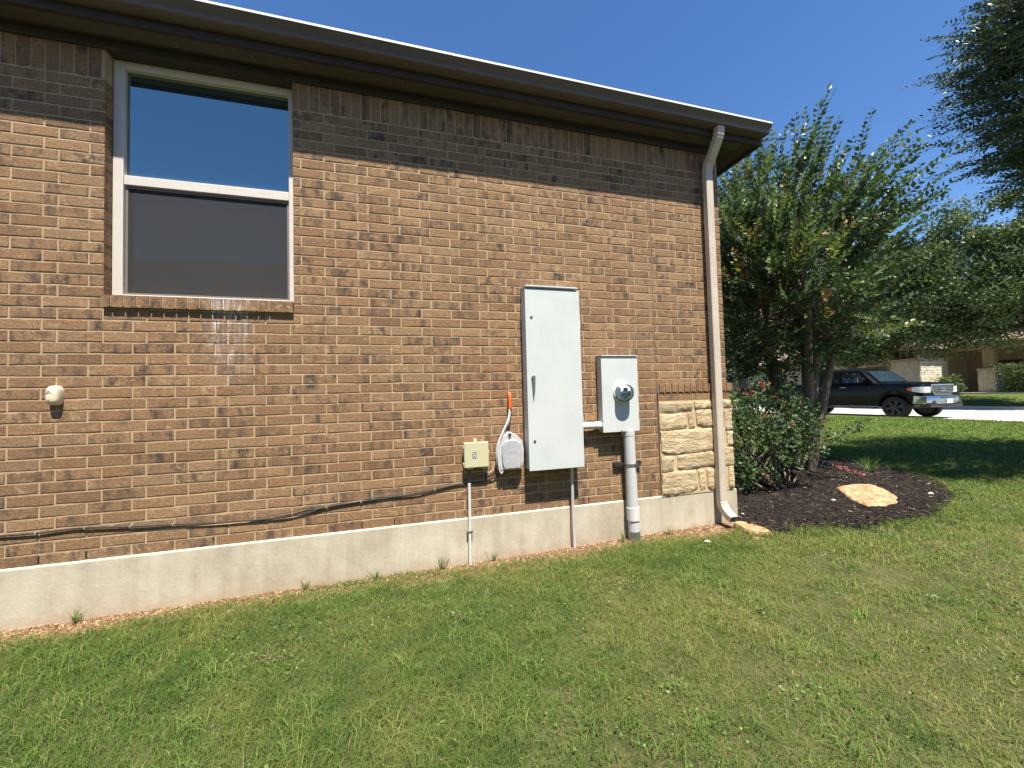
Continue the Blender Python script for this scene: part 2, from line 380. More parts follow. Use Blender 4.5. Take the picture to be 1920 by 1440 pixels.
def ground_mat():
    q = NT('soil_and_thatch'); p = q.pos(); sx = q.n("ShaderNodeSeparateXYZ"); q.l(p, sx.inputs[0])
    a = q.noise(p, 5, 6, 0.65); b = q.noise(p, 90, 4, 0.7)
    f = q.math('ADD', q.math('MULTIPLY', a, 0.5), q.math('MULTIPLY', b, 0.5))
    thatch = q.ramp(f, [(0.32, (0.045, 0.052, 0.018)), (0.5, (0.085, 0.088, 0.032)), (0.68, (0.17, 0.14, 0.07))])
    far = q.ramp(f, [(0.3, (0.060, 0.088, 0.022)), (0.7, (0.095, 0.130, 0.034))])
    df = q.n("ShaderNodeMapRange"); q.l(sx.outputs[0], df.inputs[0]); df.inputs[1].default_value = 7; df.inputs[2].default_value = 13
    c = q.mix(df.outputs[0], thatch, far)
    soil = q.ramp(f, [(0.3, (0.14, 0.08, 0.042)), (0.5, (0.24, 0.15, 0.085)), (0.7, (0.36, 0.25, 0.155))])
    y = q.math('ADD', sx.outputs[1], q.math('MULTIPLY', q.math('SUBTRACT', q.noise(p, 4, 4), 0.5), 0.35))
    near = q.math('MULTIPLY', q.math('GREATER_THAN', y, -0.24), q.math('LESS_THAN', sx.outputs[0], 6.0))
    c = q.mix(near, c, soil)
    q.col(c); q.b.inputs['Roughness'].default_value = 1.0; q.b.inputs['Specular IOR Level'].default_value = 0.1
    q.bump(b, 0.8, 0.02); return q.m
M['ground'] = ground_mat()
M['mulch'] = plain('dark_mulch', (0.016, 0.013, 0.011), 0.95, 0.5, 60, 0.9, spec=0.2)
M['road'] = plain('pale_concrete_road', (0.43, 0.405, 0.345), 0.9, 0.10, 6, 0.1)
M['kerb'] = plain('kerb_concrete', (0.40, 0.37, 0.32), 0.9, 0.15, 10, 0.2)
def chip_mat(name, stops):
    q = NT(name); at = q.n("ShaderNodeAttribute", attribute_name='rnd'); q.col(q.ramp(at.outputs['Fac'], stops))
    q.b.inputs['Roughness'].default_value = 0.9; q.b.inputs['Specular IOR Level'].default_value = 0.2; return q.m
M['mulch_chip'] = chip_mat('mulch_chip', [(0.0, (0.007, 0.0055, 0.0045)), (0.65, (0.021, 0.016, 0.012)), (0.88, (0.050, 0.035, 0.025)), (0.985, (0.11, 0.078, 0.052)), (1.0, (0.30, 0.26, 0.19))])
M['litter'] = chip_mat('leaf_litter', [(0.0, (0.08, 0.04, 0.022)), (0.45, (0.19, 0.105, 0.055)), (0.8, (0.32, 0.20, 0.11)), (1.0, (0.52, 0.39, 0.25))])

# ------------------------------------------------------------------ terrain
def gz(x, y):
    "ground height"
    x = np.asarray(x, float); y = np.asarray(y, float)
    def ss(a, b, t): t = np.clip((t - a) / (b - a), 0, 1); return t * t * (3 - 2 * t)
    z = -0.375 + 0.045 * ss(2.5, 5.5, x) * ss(-1.0, 0.0, y) + 0.115 * ss(9, 20.5, x)
    z = z + 0.012 * np.sin(x * 1.7 + 0.4) * np.sin(y * 1.3) * (1 - ss(10, 14, x))
    z = np.where((x > 21.04) & (x < 32.16), -0.42, z)
    z = np.where(x >= 32.16, -0.20 + 0.62 * ss(32.5, 38.0, x), z)
    return z
def xs_grid():
    a = list(np.linspace(-60, -4, 12)) + list(np.arange(-3, 12, 0.2)) + list(np.arange(12, 20.8, 0.8))
    a += [20.9, 21.04, 21.05, 26, 32.15, 32.17, 32.5, 33, 34, 35, 36, 37, 38, 39] + list(np.linspace(42, 160, 12))
    return np.array(a)
gx = xs_grid(); gy = np.array(list(np.linspace(-120, -6, 16)) + list(np.arange(-5, 6, 0.2)) + list(np.arange(6, 24, 1.0)) + list(np.linspace(26, 160, 14)))
GX, GY = np.meshgrid(gx, gy, indexing='ij'); GZ = gz(GX, GY)
nx, ny = GX.shape; idx = np.arange(nx * ny).reshape(nx, ny)
F = np.stack([idx[:-1, :-1], idx[1:, :-1], idx[1:, 1:], idx[:-1, 1:]], -1).reshape(-1, 4)
tag(link('ground', np_mesh('ground', np.stack([GX, GY, GZ], -1).reshape(-1, 3), F), M['ground']), kind='structure')
b = MB().box((21.2, -120, -0.5), (32.0, 160, -0.335)); tag(b.build('road', M['road']), kind='structure')
def kerb(name, x0, x1, top, step):
    k = MB().prism([(x0, -0.5), (x1, -0.5), (x1, top - 0.012), (x1 - 0.012, top), (x0 + 0.012, top), (x0, top - 0.012)], 'y', -100, 120)
    return tag(k.build(name, M['kerb']), kind='structure')
kerb('near_kerb', 21.0, 21.196, -0.245, 0); kerb('far_kerb', 32.004, 32.2, -0.185, 0)
b = MB().box((37.2, 6.0, 0.0), (38.4, 14.0, 0.47))
tag(b.build('path', M['kerb']), kind='structure')

# ------------------------------------------------------------------ the brick house
XL, XR = -2.6, 5.505          # wall extent
WX0, WX1, WZ0, WZ1 = 0.325, 1.484, 1.770, 3.49   # window opening
XJ = 4.660                    # expansion joint
house = thing('brick_house', 'brown brick house wall with window, concrete foundation and beige gutter', 'house', (2.0, 0.3, -0.37))
MY = 0.0030                   # mortar face set back from brick face
wall = MB()
wall.box((XL, MY, -0.002), (WX0 - 0.003, 0.30, 3.52)).box((WX0 - 0.003, MY, -0.002), (WX1 + 0.003, 0.30, 1.69)).box((WX1 + 0.003, MY, -0.002), (XJ - 0.004, 0.30, 3.52))
wall.box((XJ + 0.004, MY, 0.92), (XR - 0.003, 0.30, 3.52)).box((XR - 0.30, 0.302, -0.002), (XR - MY, 7.0, 3.52)).box((WX0 - 0.003, 0.16, 1.69), (WX1 + 0.003, 0.30, 3.52))
wall = wall.build('wall', M['mortar'], house)
MB().box((XJ - 0.0045, 0.0025, 0), (XJ + 0.0045, 0.2, 3.49)).build('expansion_joint', M['sealant'], house)

def brick_variant(i, W, H, D=0.10):
    "one brick: face with slightly ragged chamfered edges; origin at the centre of its face"
    r_ = random.Random(100 + i); ch = 0.0022
    hw, hh = W / 2, H / 2; j = lambda s=0.0011: r_.uniform(-s, s)
    ring = []
    for t in (-1, -0.36, 0.33): ring.append((t * hw, -hh))
    for t in (-1,): ring.append((hw, t * hh))
    for t in (1, 0.3, -0.35): ring.append((t * hw, hh))
    ring.append((-hw, hh))
    outer = [(x + j(), z + j(0.0014)) for x, z in ring]
    inner = []
    for x, z in outer:
        inner.append((x - math.copysign(ch + abs(j()), x) if abs(abs(x) - hw) < 0.004 else x, z - math.copysign(ch + abs(j(0.0015)), z)))
    n = len(ring)
    tilt = j(0.0012), j(0.0008)
    v = [(x, tilt[0] * x / hw + tilt[1] * z / hh - 0.0004 + j(0.0006), z) for x, z in inner] + [(x, 0.0019 + j(0.0004), z) for x, z in outer] + [(x, D, z) for x, z in outer]
    f = [tuple(range(n))]
    for a in range(2):
        for k in range(n): f.append((a*n+k, a*n+(k+1) % n, (a+1)*n+(k+1) % n, (a+1)*n+k))
    return v, [q[::-1] for q in f]
BW, BH = BL - 0.010, CH - 0.0105
VARS = [brick_variant(i, BW, BH) for i in range(10)]
def flip(me):
    bm = bmesh.new(); bm.from_mesh(me); bmesh.ops.recalc_face_normals(bm, faces=bm.faces); bm.to_mesh(me); bm.free()
def var_mesh(i):
    me = bpy.data.meshes.new('brick'); me.from_pydata(VARS[i][0], [], VARS[i][1])
    bm = bmesh.new(); bm.from_mesh(me); bmesh.ops.recalc_face_normals(bm, faces=bm.faces); bm.to_mesh(me); bm.free()
    me.materials.append(M['brick']); return me
VM = [var_mesh(i) for i in range(10)]
recs = []      # (cx, cz, sx, sz, var, kind)
def cut(x0, x1, z0, z1):
    "clip a brick against the openings; returns the pieces left"
    segs = [(x0, x1)]
    def sub(a, b_):
        o = []
        for s0, s1 in segs:
            if b_ <= s0 or a >= s1: o.append((s0, s1))
            else:
                if s0 < a: o.append((s0, a))
                if s1 > b_: o.append((b_, s1))
        return o
    if z1 > 1.70 and z0 < WZ1: segs = sub(WX0, WX1)
    segs = sub(XJ - 0.0045, XJ + 0.0045)
    if z1 < 1.10: segs = sub(XJ, 99)
    if z1 > 1.70: segs = [(a, WX0 if abs(b_ - WX0) < 0.013 else b_) for a, b_ in segs]
    return [(max(a, XL), min(b_, XR)) for a, b_ in segs if min(b_, XR) - max(a, XL) > 0.018]
for row in range(43):
    z0, z1 = row * CH, (row + 1) * CH
    offu = BD if row % 2 else 0.0
    for k in range(-12, 24):
        for a, b_ in cut((k + offu) * BL + 0.005, (k + offu + 1) * BL - 0.005, z0, z1):
            recs.append(((a + b_) / 2, (z0 + z1) / 2 + rng.uniform(-0.0008, 0.0008), (b_ - a) / BW, 1.0, int(rng.integers(10)), 0))
SZ0, SZ1 = 43 * CH + 0.006, 3.515
k = math.floor(XL / CH)
while k * CH < XR:      # soldier course
    a, b_ = k * CH + 0.005, (k + 1) * CH - 0.005
    for a2, b2 in cut(a, b_, SZ0, SZ1 - 0.03):
        recs.append(((a2 + b2) / 2, (SZ0 + SZ1) / 2, (b2 - a2) / BW, (SZ1 - SZ0) / BH, int(rng.integers(10)), 1))
    k += 1
def proj(P):
    q = Vector(P) - CAM; d = q.dot(fwd)
    return (960 + 721 * q.dot(right) / d, 720 - 721 * q.dot(up) / d, d)
def shown(rc):
    hw, hh = rc[2] * BW / 2, rc[3] * BH / 2
    c = [proj((rc[0] + a * hw, 0, rc[1] + b_ * hh)) for a, b_ in ((-1, -1), (1, -1), (1, 1), (-1, 1))]
    if min(q[0] for q in c) < 0 or min(q[1] for q in c) < 0: return 0
    return 0.5 * abs(sum(c[i][0] * c[(i+1) % 4][1] - c[(i+1) % 4][0] * c[i][1] for i in range(4)))
areas = [shown(r_) for r_ in recs]
order = sorted(range(len(recs)), key=lambda i: -areas[i])
single = set(order[:285])
bv, bf = [], []
for i, (cx, cz, sx_, sz_, vr, kd) in enumerate(recs):
    if i in single:
        o = bpy.data.objects.new('brick', VM[vr]); COL.objects.link(o); o.parent = wall
        o.location = (cx, 0, cz); o.scale = (sx_, 1, sz_)
        if vr % 2: o.rotation_euler = (0, math.pi, 0)
    else:
        n0 = len(bv); fl = -1 if vr % 2 else 1
        bv += [(cx + x * sx_ * fl, y, cz + z * sz_ * fl) for x, y, z in VARS[vr][0]]
        bf += [tuple(a + n0 for a in q) for q in VARS[vr][1]]
# brick on the street front, round the corner
for row in range(12, 43):
    k = 0
    while True:
        a = 0.005 + (k + (0.33 if row % 2 else 0.0) - (1 if row % 2 else 0)) * BL; b_ = a + BW; k += 1
        if a > 6.9: break
        a = max(a, 0.002); vr = int(rng.integers(10)); n0 = len(bv); s = (b_ - a) / BW
        if s < 0.1: continue
        bv += [(XR - y, (a + b_) / 2 + x * s, (row + 0.5) * CH + z) for x, y, z in VARS[vr][0]]
        bf += [tuple(t + n0 for t in q) for q in VARS[vr][1]]
mb = MB(); mb.v = bv; mb.f = bf
tag(mb.build('brickwork', M['brick'], wall), kind='stuff')
# open weep joints in the lowest course
for u in (0, 1, 8, 9, 13, 16):
    MB().box((u * BL - 0.0045, 0.0025, 0.010), (u * BL + 0.0045, 0.03, CH - 0.012)).build('weep_hole', M['hole'], wall)

# sill of bricks on edge, standing proud
sill = MB().box((WX0 + 0.002, -0.018, 1.694), (WX1 - 0.003, 0.158, 1.763)).build('window_sill', M['mortar'], house)
k = 0; x = WX0 - 0.018
while x < WX1 - 0.02:
    x1 = min(x + 0.0728 - 0.008, WX1); x0 = max(x, WX0 + 0.001)
    if k == 14: x1 = WX1 - 0.001
    v, f = brick_variant(40 + k, 1, 1, 0.12)
    me = bpy.data.meshes.new('brick'); me.from_pydata([((x0 + x1) / 2 + a * (x1 - x0), -0.0255 + y if y < 0.05 else 0.09, 1.7265 + z * 0.083) for a, y, z in v], [], f)
    flip(me); o = link('brick', me, M['brick'], sill)
    x = x + 0.0728; k += 1
    if k == 15: break

# ledge of two brick-on-edge courses over the stone base at the corner
ledge = MB().box((XJ + 0.006, -0.010, 0.926), (XR + 0.02, 0.10, 1.085)).build('stone_ledge', M['mortar'], house)
for lv, (za, zb, pr, xo) in enumerate(((1.010, 1.088, -0.024, 0.0), (0.928, 1.002, -0.015, -0.012))):
    x = XJ + 0.012 + xo; k = 0
    while x < XR + 0.02:
        x1 = min(x + 0.0735, XR + (0.045 if lv == 0 else 0.02)); wv, f = brick_variant(70 + k + 20 * lv, 1, 1, 0.1)
        xa, xb = x + 0.003, x1 - 0.004
        me = bpy.data.meshes.new('brick'); me.from_pydata([((xa + xb) / 2 + a * (xb - xa), pr + y if y < 0.05 else 0.10, (za + zb) / 2 + z * (zb - za)) for a, y, z in wv], [], f)
        flip(me); link('brick', me, M['brick'], ledge); x = x1; k += 1

# rough limestone blocks
base = MB().box((XJ + 0.0045, -0.017, -0.002), (XR + 0.012, 0.30, 0.924)).build('stone_base', M['stone_mortar'], house)
STONES = [[(4.668, 0.913), (5.049, 0.905), (5.045, 0.822), (4.90, 0.826), (4.84, 0.806), (4.768, 0.812), (4.668, 0.805)], [(5.078, 0.909), (5.40, 0.908), (5.40, 0.839), (5.2, 0.835), (5.081, 0.846)],
 [(4.668, 0.790), (4.969, 0.798), (4.974, 0.655), (4.80, 0.640), (4.668, 0.648)], [(4.995, 0.800), (5.052, 0.803), (5.068, 0.65), (5.002, 0.645)],
 [(5.095, 0.827), (5.41, 0.824), (5.41, 0.654), (5.22, 0.655), (5.158, 0.668), (5.096, 0.687)], [(4.668, 0.625), (4.98, 0.632), (5.44, 0.634), (5.44, 0.425), (5.1, 0.405), (4.815, 0.402), (4.70, 0.418), (4.672, 0.45)],
 [(4.672, 0.392), (4.788, 0.389), (4.812, 0.362), (4.797, 0.242), (4.70, 0.236), (4.672, 0.245)], [(4.850, 0.385), (5.1, 0.392), (5.40, 0.402), (5.40, 0.251), (5.2, 0.262), (5.079, 0.253), (4.965, 0.240), (4.88, 0.245), (4.85, 0.27)],
 [(4.668, 0.222), (4.85, 0.228), (5.062, 0.229), (5.078, 0.06), (5.02, 0.018), (4.80, 0.012), (4.668, 0.02)], [(5.090, 0.219), (5.155, 0.226), (5.180, 0.041), (5.114, 0.025)],
 [(5.195, 0.225), (5.44, 0.231), (5.44, 0.02), (5.254, 0.018), (5.205, 0.048)], [(5.43, 0.908), (5.530, 0.906), (5.530, 0.843), (5.43, 0.840)],
 [(5.435, 0.822), (5.532, 0.824), (5.532, 0.610), (5.465, 0.603), (5.43, 0.65)], [(5.464, 0.590), (5.535, 0.592), (5.535, 0.447), (5.464, 0.442)],
 [(5.425, 0.428), (5.535, 0.430), (5.533, 0.25), (5.425, 0.255)], [(5.465, 0.235), (5.53, 0.236), (5.53, 0.015), (5.465, 0.02)]]
for si, poly in enumerate(STONES):
    rr = random.Random(si + 3); pts = []
    for a, b_ in zip(poly, poly[1:] + poly[:1]):
        n = max(1, int(math.dist(a, b_) / 0.03))
        for t in range(n): pts.append((a[0] + (b_[0] - a[0]) * t / n + rr.uniform(-.004, .004), a[1] + (b_[1] - a[1]) * t / n + rr.uniform(-.004, .004)))
    n = len(pts); P2 = np.array(pts); inner = []
    x0, x1, z0, z1 = P2[:, 0].min(), P2[:, 0].max(), P2[:, 1].min(), P2[:, 1].max()
    gx_ = np.arange(x0, x1, 0.022); gz_ = np.arange(z0, z1, 0.022)
    for xx in gx_:
        for zz in gz_:
            q = (xx + rr.uniform(-.007, .007), zz + rr.uniform(-.007, .007))
            if in_poly(np.array([q[0]]), np.array([q[1]]), pts)[0] and np.min(np.hypot(P2[:, 0] - q[0], P2[:, 1] - q[1])) > 0.013: inner.append(q)
    allp = pts + inner
    vv, _, ff = delaunay_2d_cdt([Vector(q) for q in allp], [], [list(range(n))], 1, 1e-6)[:3]
    tx, tz, ph = rr.uniform(-.02, .02), rr.uniform(-.03, .03), rr.uniform(0, 9); cx, cz = P2.mean(0); v = []
    for q in vv:
        ed = np.min(np.hypot(P2[:, 0] - q.x, P2[:, 1] - q.y)); up_ = min(1, ed / .010)
        dy = -.024 - .008 * up_ ** .6 + tx * (q.x - cx) + tz * (q.y - cz) + up_ * (.0035 * math.sin(38 * q.x * (.6 + tx * 8) + 22 * q.y + ph) * math.sin(31 * q.y - 17 * q.x + ph * 2) + rr.uniform(-.0016, .0016))
        v.append((q.x, dy, q.y))
    nv = len(v); v += [(q.x, .02, q.y) for q in vv[:n]]
    f = [tuple(t) for t in ff] + [(i, (i + 1) % n, nv + (i + 1) % n, nv + i) for i in range(n)]
    MB().add(v, f).build('stone', M['stone'], base, smooth=True)
MB().box((XR + 0.004, 0.012, 0.0), (XR + 0.028, 6.9, 0.92)).build('stone_front', M['stone'], house)

found = MB()
found.box((XL, -0.012, -0.75), (XR + 0.060, 7.0, -0.004))
found.build('foundation', M['concrete'], house, bevel=0.004)
MB().prism([(-0.0118, -0.003), (0.012, -0.003), (0.012, 0.006), (-0.002, 0.004)], 'x', XL, XJ + 0.01).build('mortar_bed', M['pale_mortar'], house)

# eave
MB().box((XL, -0.022, 3.487), (XR + 0.02, 0.0, 3.552)).box((WX0, 0.0, 3.489), (WX1, 0.16, 3.55)).build('frieze_board', M['trim'], house, bevel=0.003)
MB().box((XR, -0.022, 3.487), (XR + 0.024, 7.0, 3.552)).build('frieze_board', M['trim'], house)
sof = MB(); sof.box((XL, -0.172, 3.553), (XR + 0.376, 0.10, 3.565)).box((XR - 0.2, 0.10, 3.553), (XR + 0.376, 7.0, 3.565))
soffit = sof.build('soffit', M['trim'], house)
v = MB()
for i in range(int((XR + 0.2 - XL) / 0.0125)):
    x = XL + 0.01 + i * 0.0125; v.box((x, -0.150, 3.5515), (x + 0.005, -0.05, 3.556))
tag(v.build('soffit_vent', M['rail'], soffit), kind='stuff')
fas = MB().box((XL, -0.192, 3.548), (XR + 0.395, -0.172, 3.725)).box((XL, -0.196, 3.540), (XR + 0.395, -0.165, 3.5475))
fas.build('fascia', M['trim'], house, bevel=0.002)
MB().box((XR + 0.376, -0.172, 3.548), (XR + 0.395, 7.0, 3.725)).box((XR + 0.36, -0.165, 3.540), (XR + 0.398, 7.0, 3.5475)).build('fascia', M['trim'], house)
gp = [(-0.193, 3.708), (-0.193, 3.606), (-0.276, 3.606), (-0.286, 3.609), (-0.289, 3.617), (-0.286, 3.622), (-0.289, 3.632), (-0.297, 3.645), (-0.309, 3.659), (-0.318, 3.669), (-0.3225, 3.677), (-0.3245, 3.679), (-0.3245, 3.693), (-0.322, 3.6955), (-0.314, 3.696),
      (-0.314, 3.690), (-0.320, 3.689), (-0.3165, 3.678), (-0.303, 3.660), (-0.284, 3.632), (-0.274, 3.612), (-0.197, 3.611), (-0.197, 3.708)]
g = MB(); n = len(gp)
g.add([(XL, y, z) for y, z in gp] + [(XR + 0.395, y, z) for y, z in gp], [(i, (i+1) % n, n + (i+1) % n, n + i) for i in range(n)])
g.add([(XR + 0.395, y, z) for y, z in gp[:15]], [tuple(range(15))])
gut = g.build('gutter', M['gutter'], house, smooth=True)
MB().prism([(-0.3275, 3.682), (-0.3275, 3.6975), (-0.318, 3.7005), (-0.318, 3.6975), (-0.3248, 3.6965), (-0.3248, 3.682)], 'x', XL, XR + 0.396).build('gutter_edge', M['lip'], gut)  # added strip: the sunlit line along the lip, painted as white colour
# hip roof over the house
e = 3.722; hs = 0.5
rf = MB().add([(XL, -0.205, e), (XR + 0.405, -0.205, e), (XR + 0.405, 12, e), (XL, 12, e), (XL, 6, e + 3.1), (XR - 5.7, 6, e + 3.1), (XL, -0.20, e - 0.02), (XR + 0.40, -0.20, e - 0.02), (XR + 0.40, 12, e - 0.02), (XL, 12, e - 0.02)],
     [(0, 1, 5, 4), (1, 2, 5), (2, 3, 4, 5), (0, 4, 3), (6, 7, 1, 0), (7, 8, 2, 1), (6, 9, 8, 7)])
rf.build('roof', M['shingle'], house)
for hx in (0.775, 1.255):
    MB().tube([(hx, -0.10, 3.553), (hx, -0.10, 3.535), (hx + 0.012, -0.10, 3.522), (hx + 0.018, -0.10, 3.532)], 0.0035, 6).lathe([(0.014, -0.004), (0.012, 0.0)], (hx, -0.10, 3.551), 'z', 10).build('soffit_hook', M['rail'], house)

# window
win = bpy.data.objects.new('window', None); COL.objects.link(win); win.parent = house; win.matrix_parent_inverse = Matrix.Translation(-Vector(house.location))
fr = MB(); y0, y1 = 0.072, 0.155
fr.box((0.327, y0, 1.768), (0.388, y1, 3.487)).box((1.437, y0, 1.768), (1.482, y1, 3.487)).box((0.388, y0 + 0.001, 1.768), (1.437, y1, 1.798)).box((0.388, y0 + 0.001, 3.432), (1.437, y1, 3.487))
fr.build('frame', M['vinyl'], win, bevel=0.004)
MB().box((0.389, y0 + 0.004, 2.586), (1.436, y1, 2.656)).build('meeting_rail', M['vinyl'], win, bevel=0.004)
MB().box((0.389, 0.108, 2.657), (1.436, 0.114, 3.431)).build('upper_pane', M['glass'], win)
MB().box((0.389, 0.122, 1.799), (1.436, 0.128, 2.585)).build('lower_pane', M['glass'], win)
sf = MB(); a = 0.016
sf.box((0.390, 0.092, 1.799), (0.390 + a, 0.104, 2.584)).box((1.435 - a, 0.092, 1.799), (1.435, 0.104, 2.584)).box((0.390 + a, 0.092, 1.799), (1.435 - a, 0.104, 1.799 + a)).box((0.390 + a, 0.092, 2.584 - a), (1.435 - a, 0.104, 2.584))
scr = sf.build('screen_frame', M['rail'], win)
MB().add([(0.40, 0.098, 1.81), (1.425, 0.098, 1.81), (1.425, 0.098, 2.575), (0.40, 0.098, 2.575)], [(0, 1, 2, 3)]).build('screen_mesh', M['screen'], scr)

# downspout: rectangular pipe swept in a plane square to the wall
def rect_sweep(path, X, w, d, ribs=()):
    vs_, fs = [], []
    for i, (y, z) in enumerate(path):
        p0, p1 = path[max(0, i-1)], path[min(len(path)-1, i+1)]
        t = Vector((p1[0]-p0[0], p1[1]-p0[1])).normalized(); nrm = Vector((-t.y, t.x))
        s = 1.05 if i in ribs else 1.0
        ring = []
        for a_, b_ in ((-1, -.8), (-.8, -1), (.8, -1), (1, -.8), (1, .8), (.8, 1), (-.8, 1), (-1, .8)):
            ring.append((X + a_ * w / 2 * s, y + nrm.x * b_ * d / 2 * s, z + nrm.y * b_ * d / 2 * s))
        vs_ += ring
    n = 8
    for i in range(len(path)-1):
        for k in range(n): fs.append((i*n+k, i*n+(k+1) % n, (i+1)*n+(k+1) % n, (i+1)*n+k))
    return vs_, fs
SX = 5.318
spout = bpy.data.objects.new('downspout', None); COL.objects.link(spout); spout.parent = house; spout.matrix_parent_inverse = Matrix.Translation(-Vector(house.location))
def bez(p, q, r_, n): return [((1-t)**2*p[0]+2*t*(1-t)*q[0]+t*t*r_[0], (1-t)**2*p[1]+2*t*(1-t)*q[1]+t*t*r_[1]) for t in [i/n for i in range(n+1)]]
path = bez((-0.238, 3.606), (-0.240, 3.54), (-0.205, 3.49), 9) + bez((-0.195, 3.475), (-0.150, 3.405), (-0.122, 3.37), 3) + bez((-0.116, 3.36), (-0.066, 3.31), (-0.066, 3.245), 9)
MB().add(*rect_sweep(path, SX, 0.084, 0.066, ribs=(3, 5, 7, 16, 18, 20))).build('upper_elbow', M['spout'], spout)
MB().add(*rect_sweep([(-0.066, 3.25), (-0.066, 2.2), (-0.067, 1.2), (-0.066, 0.225)], SX, 0.082, 0.064)).build('pipe', M['spout'], spout)
MB().add(*rect_sweep([(-0.066, 0.245), (-0.066, 0.24), (-0.066, 0.05), (-0.067, -0.075)], SX, 0.087, 0.069)).build('lower_sleeve', M['spout'], spout)
path = bez((-0.067, -0.07), (-0.068, -0.185), (-0.205, -0.235), 12)
MB().add(*rect_sweep(path, SX, 0.084, 0.066, ribs=(2, 4, 6, 8, 10))).build('outlet_elbow', M['spout'], spout)

# ------------------------------------------------------------------ equipment on the wall
def screw(parent, x, z, y, r_=0.009):
    MB().lathe([(r_, 0.0), (r_, -0.005), (r_ * 0.6, -0.007)], (x, y, z), 'y', 10).build('screw', M['metal'], parent, smooth=True)

cab = thing('electrical_cabinet', 'tall pale grey metal electrical cabinet with black handle on brick wall', 'cabinet', (3.54, -0.07, 0.37))
CY = -0.138
MB().box((3.294, CY + 0.020, 0.378), (3.789, 0.0, 1.936)).build('box', M['cabinet'], cab, bevel=0.003)
dv = MB()
dv.box((3.288, CY, 0.372), (3.796, CY + 0.018, 1.930))
dv.build('door', M['cabinet'], cab, bevel=0.0035)
MB().prism([(CY - 0.012, 1.945), (CY - 0.012, 1.957), (-0.002, 1.966), (-0.002, 1.938), (CY + 0.012, 1.938)], 'x', 3.291, 3.774).build('rain_hood', M['cabinet'], cab, bevel=0.002)
h = MB().lathe([(0.017, 0), (0.017, -0.012), (0.013, -0.020)], (3.342, CY, 1.165), 'y', 16)
h.prism([(3.330, 1.17), (3.337, 1.182), (3.347, 1.182), (3.354, 1.17), (3.349, 1.05), (3.342, 1.005), (3.337, 1.05)], 'y', CY - 0.030, CY - 0.014)
h.build('handle', M['metal'], cab, bevel=0.002)
for z in (1.685, 0.624): screw(cab, 3.341, z, CY, 0.012)
for z in (1.60, 0.75): MB().box((3.793, CY + 0.003, z), (3.8005, CY + 0.03, z + 0.07)).build('hinge', M['cabinet'], cab)

met = thing('meter_box', 'pale grey metal meter box with round glass electric meter', 'meter box', (4.2, -0.05, 0.65))
MYF = -0.102
MB().box((4.016, MYF + 0.016, 0.662), (4.379, 0.0, 1.352)).build('box', M['cabinet'], met, bevel=0.003)
MB().box((4.010, MYF, 0.656), (4.386, MYF + 0.014, 1.348)).build('cover', M['cabinet'], met, bevel=0.003)
MB().prism([(MYF - 0.010, 1.352), (MYF - 0.010, 1.361), (-0.002, 1.368), (-0.002, 1.354), (MYF + 0.005, 1.352)], 'x', 4.008, 4.388).build('rain_hood', M['cabinet'], met, bevel=0.0015)
MX, MZ = 4.214, 1.013
MB().lathe([(0.092, 0.0), (0.092, -0.010), (0.086, -0.016), (0.080, -0.016), (0.079, -0.002)], (MX, MYF, MZ), 'y', 40).build('socket_ring', M['cabinet'], met, smooth=True)
mt = MB().lathe([(0.072, -0.004), (0.072, -0.045), (0.068, -0.060)], (MX, MYF, MZ), 'y', 36).build('meter', M['white'], met, smooth=True)
MB().box((MX - 0.020, MYF - 0.0635, MZ + 0.020), (MX + 0.020, MYF - 0.0605, MZ + 0.046)).build('display', M['dark'], mt)
MB().box((MX - 0.045, MYF - 0.0635, MZ - 0.028), (MX + 0.024, MYF - 0.0605, MZ - 0.004)).build('print', M['blue'], mt)
MB().box((MX + 0.026, MYF - 0.0635, MZ - 0.024), (MX + 0.046, MYF - 0.0605, MZ - 0.010)).lathe([(0.011, 0), (0.011, -0.003)], (MX + 0.038, MYF - 0.0605, MZ + 0.006), 'y', 12).build('nameplate', M['dark'], mt)
MB().box((MX - 0.020, MYF - 0.0635, MZ - 0.048), (MX + 0.020, MYF - 0.0605, MZ - 0.040)).build('barcode', M['dark'], mt)
MB().lathe([(0.0775, -0.010), (0.0775, -0.070), (0.074, -0.082), (0.060, -0.088), (0.030, -0.090)], (MX, MYF, MZ), 'y', 40).build('glass_dome', M['dome'], met, smooth=True)
MB().box((4.190, MYF - 0.006, 0.656), (4.205, MYF, 0.672)).tube([(4.197, MYF - 0.008, 0.658), (4.194, MYF - 0.012, 0.635), (4.200, MYF - 0.01, 0.615)], 0.0025, 6).build('seal_tag', M['metal'], met)

pipe = thing('connecting_conduit', 'short white plastic pipe joining tall cabinet to meter box', 'conduit', (3.9, -0.055, 0.70))
MB().tube([(3.795, -0.055, 0.722), (4.012, -0.055, 0.722)], 0.031, 18).build('pipe', M['pvc_white'], pipe, smooth=True)
MB().tube([(3.962, -0.055, 0.722), (4.0095, -0.055, 0.722)], 0.037, 18).build('collar', M['pvc_white'], pipe, smooth=True)

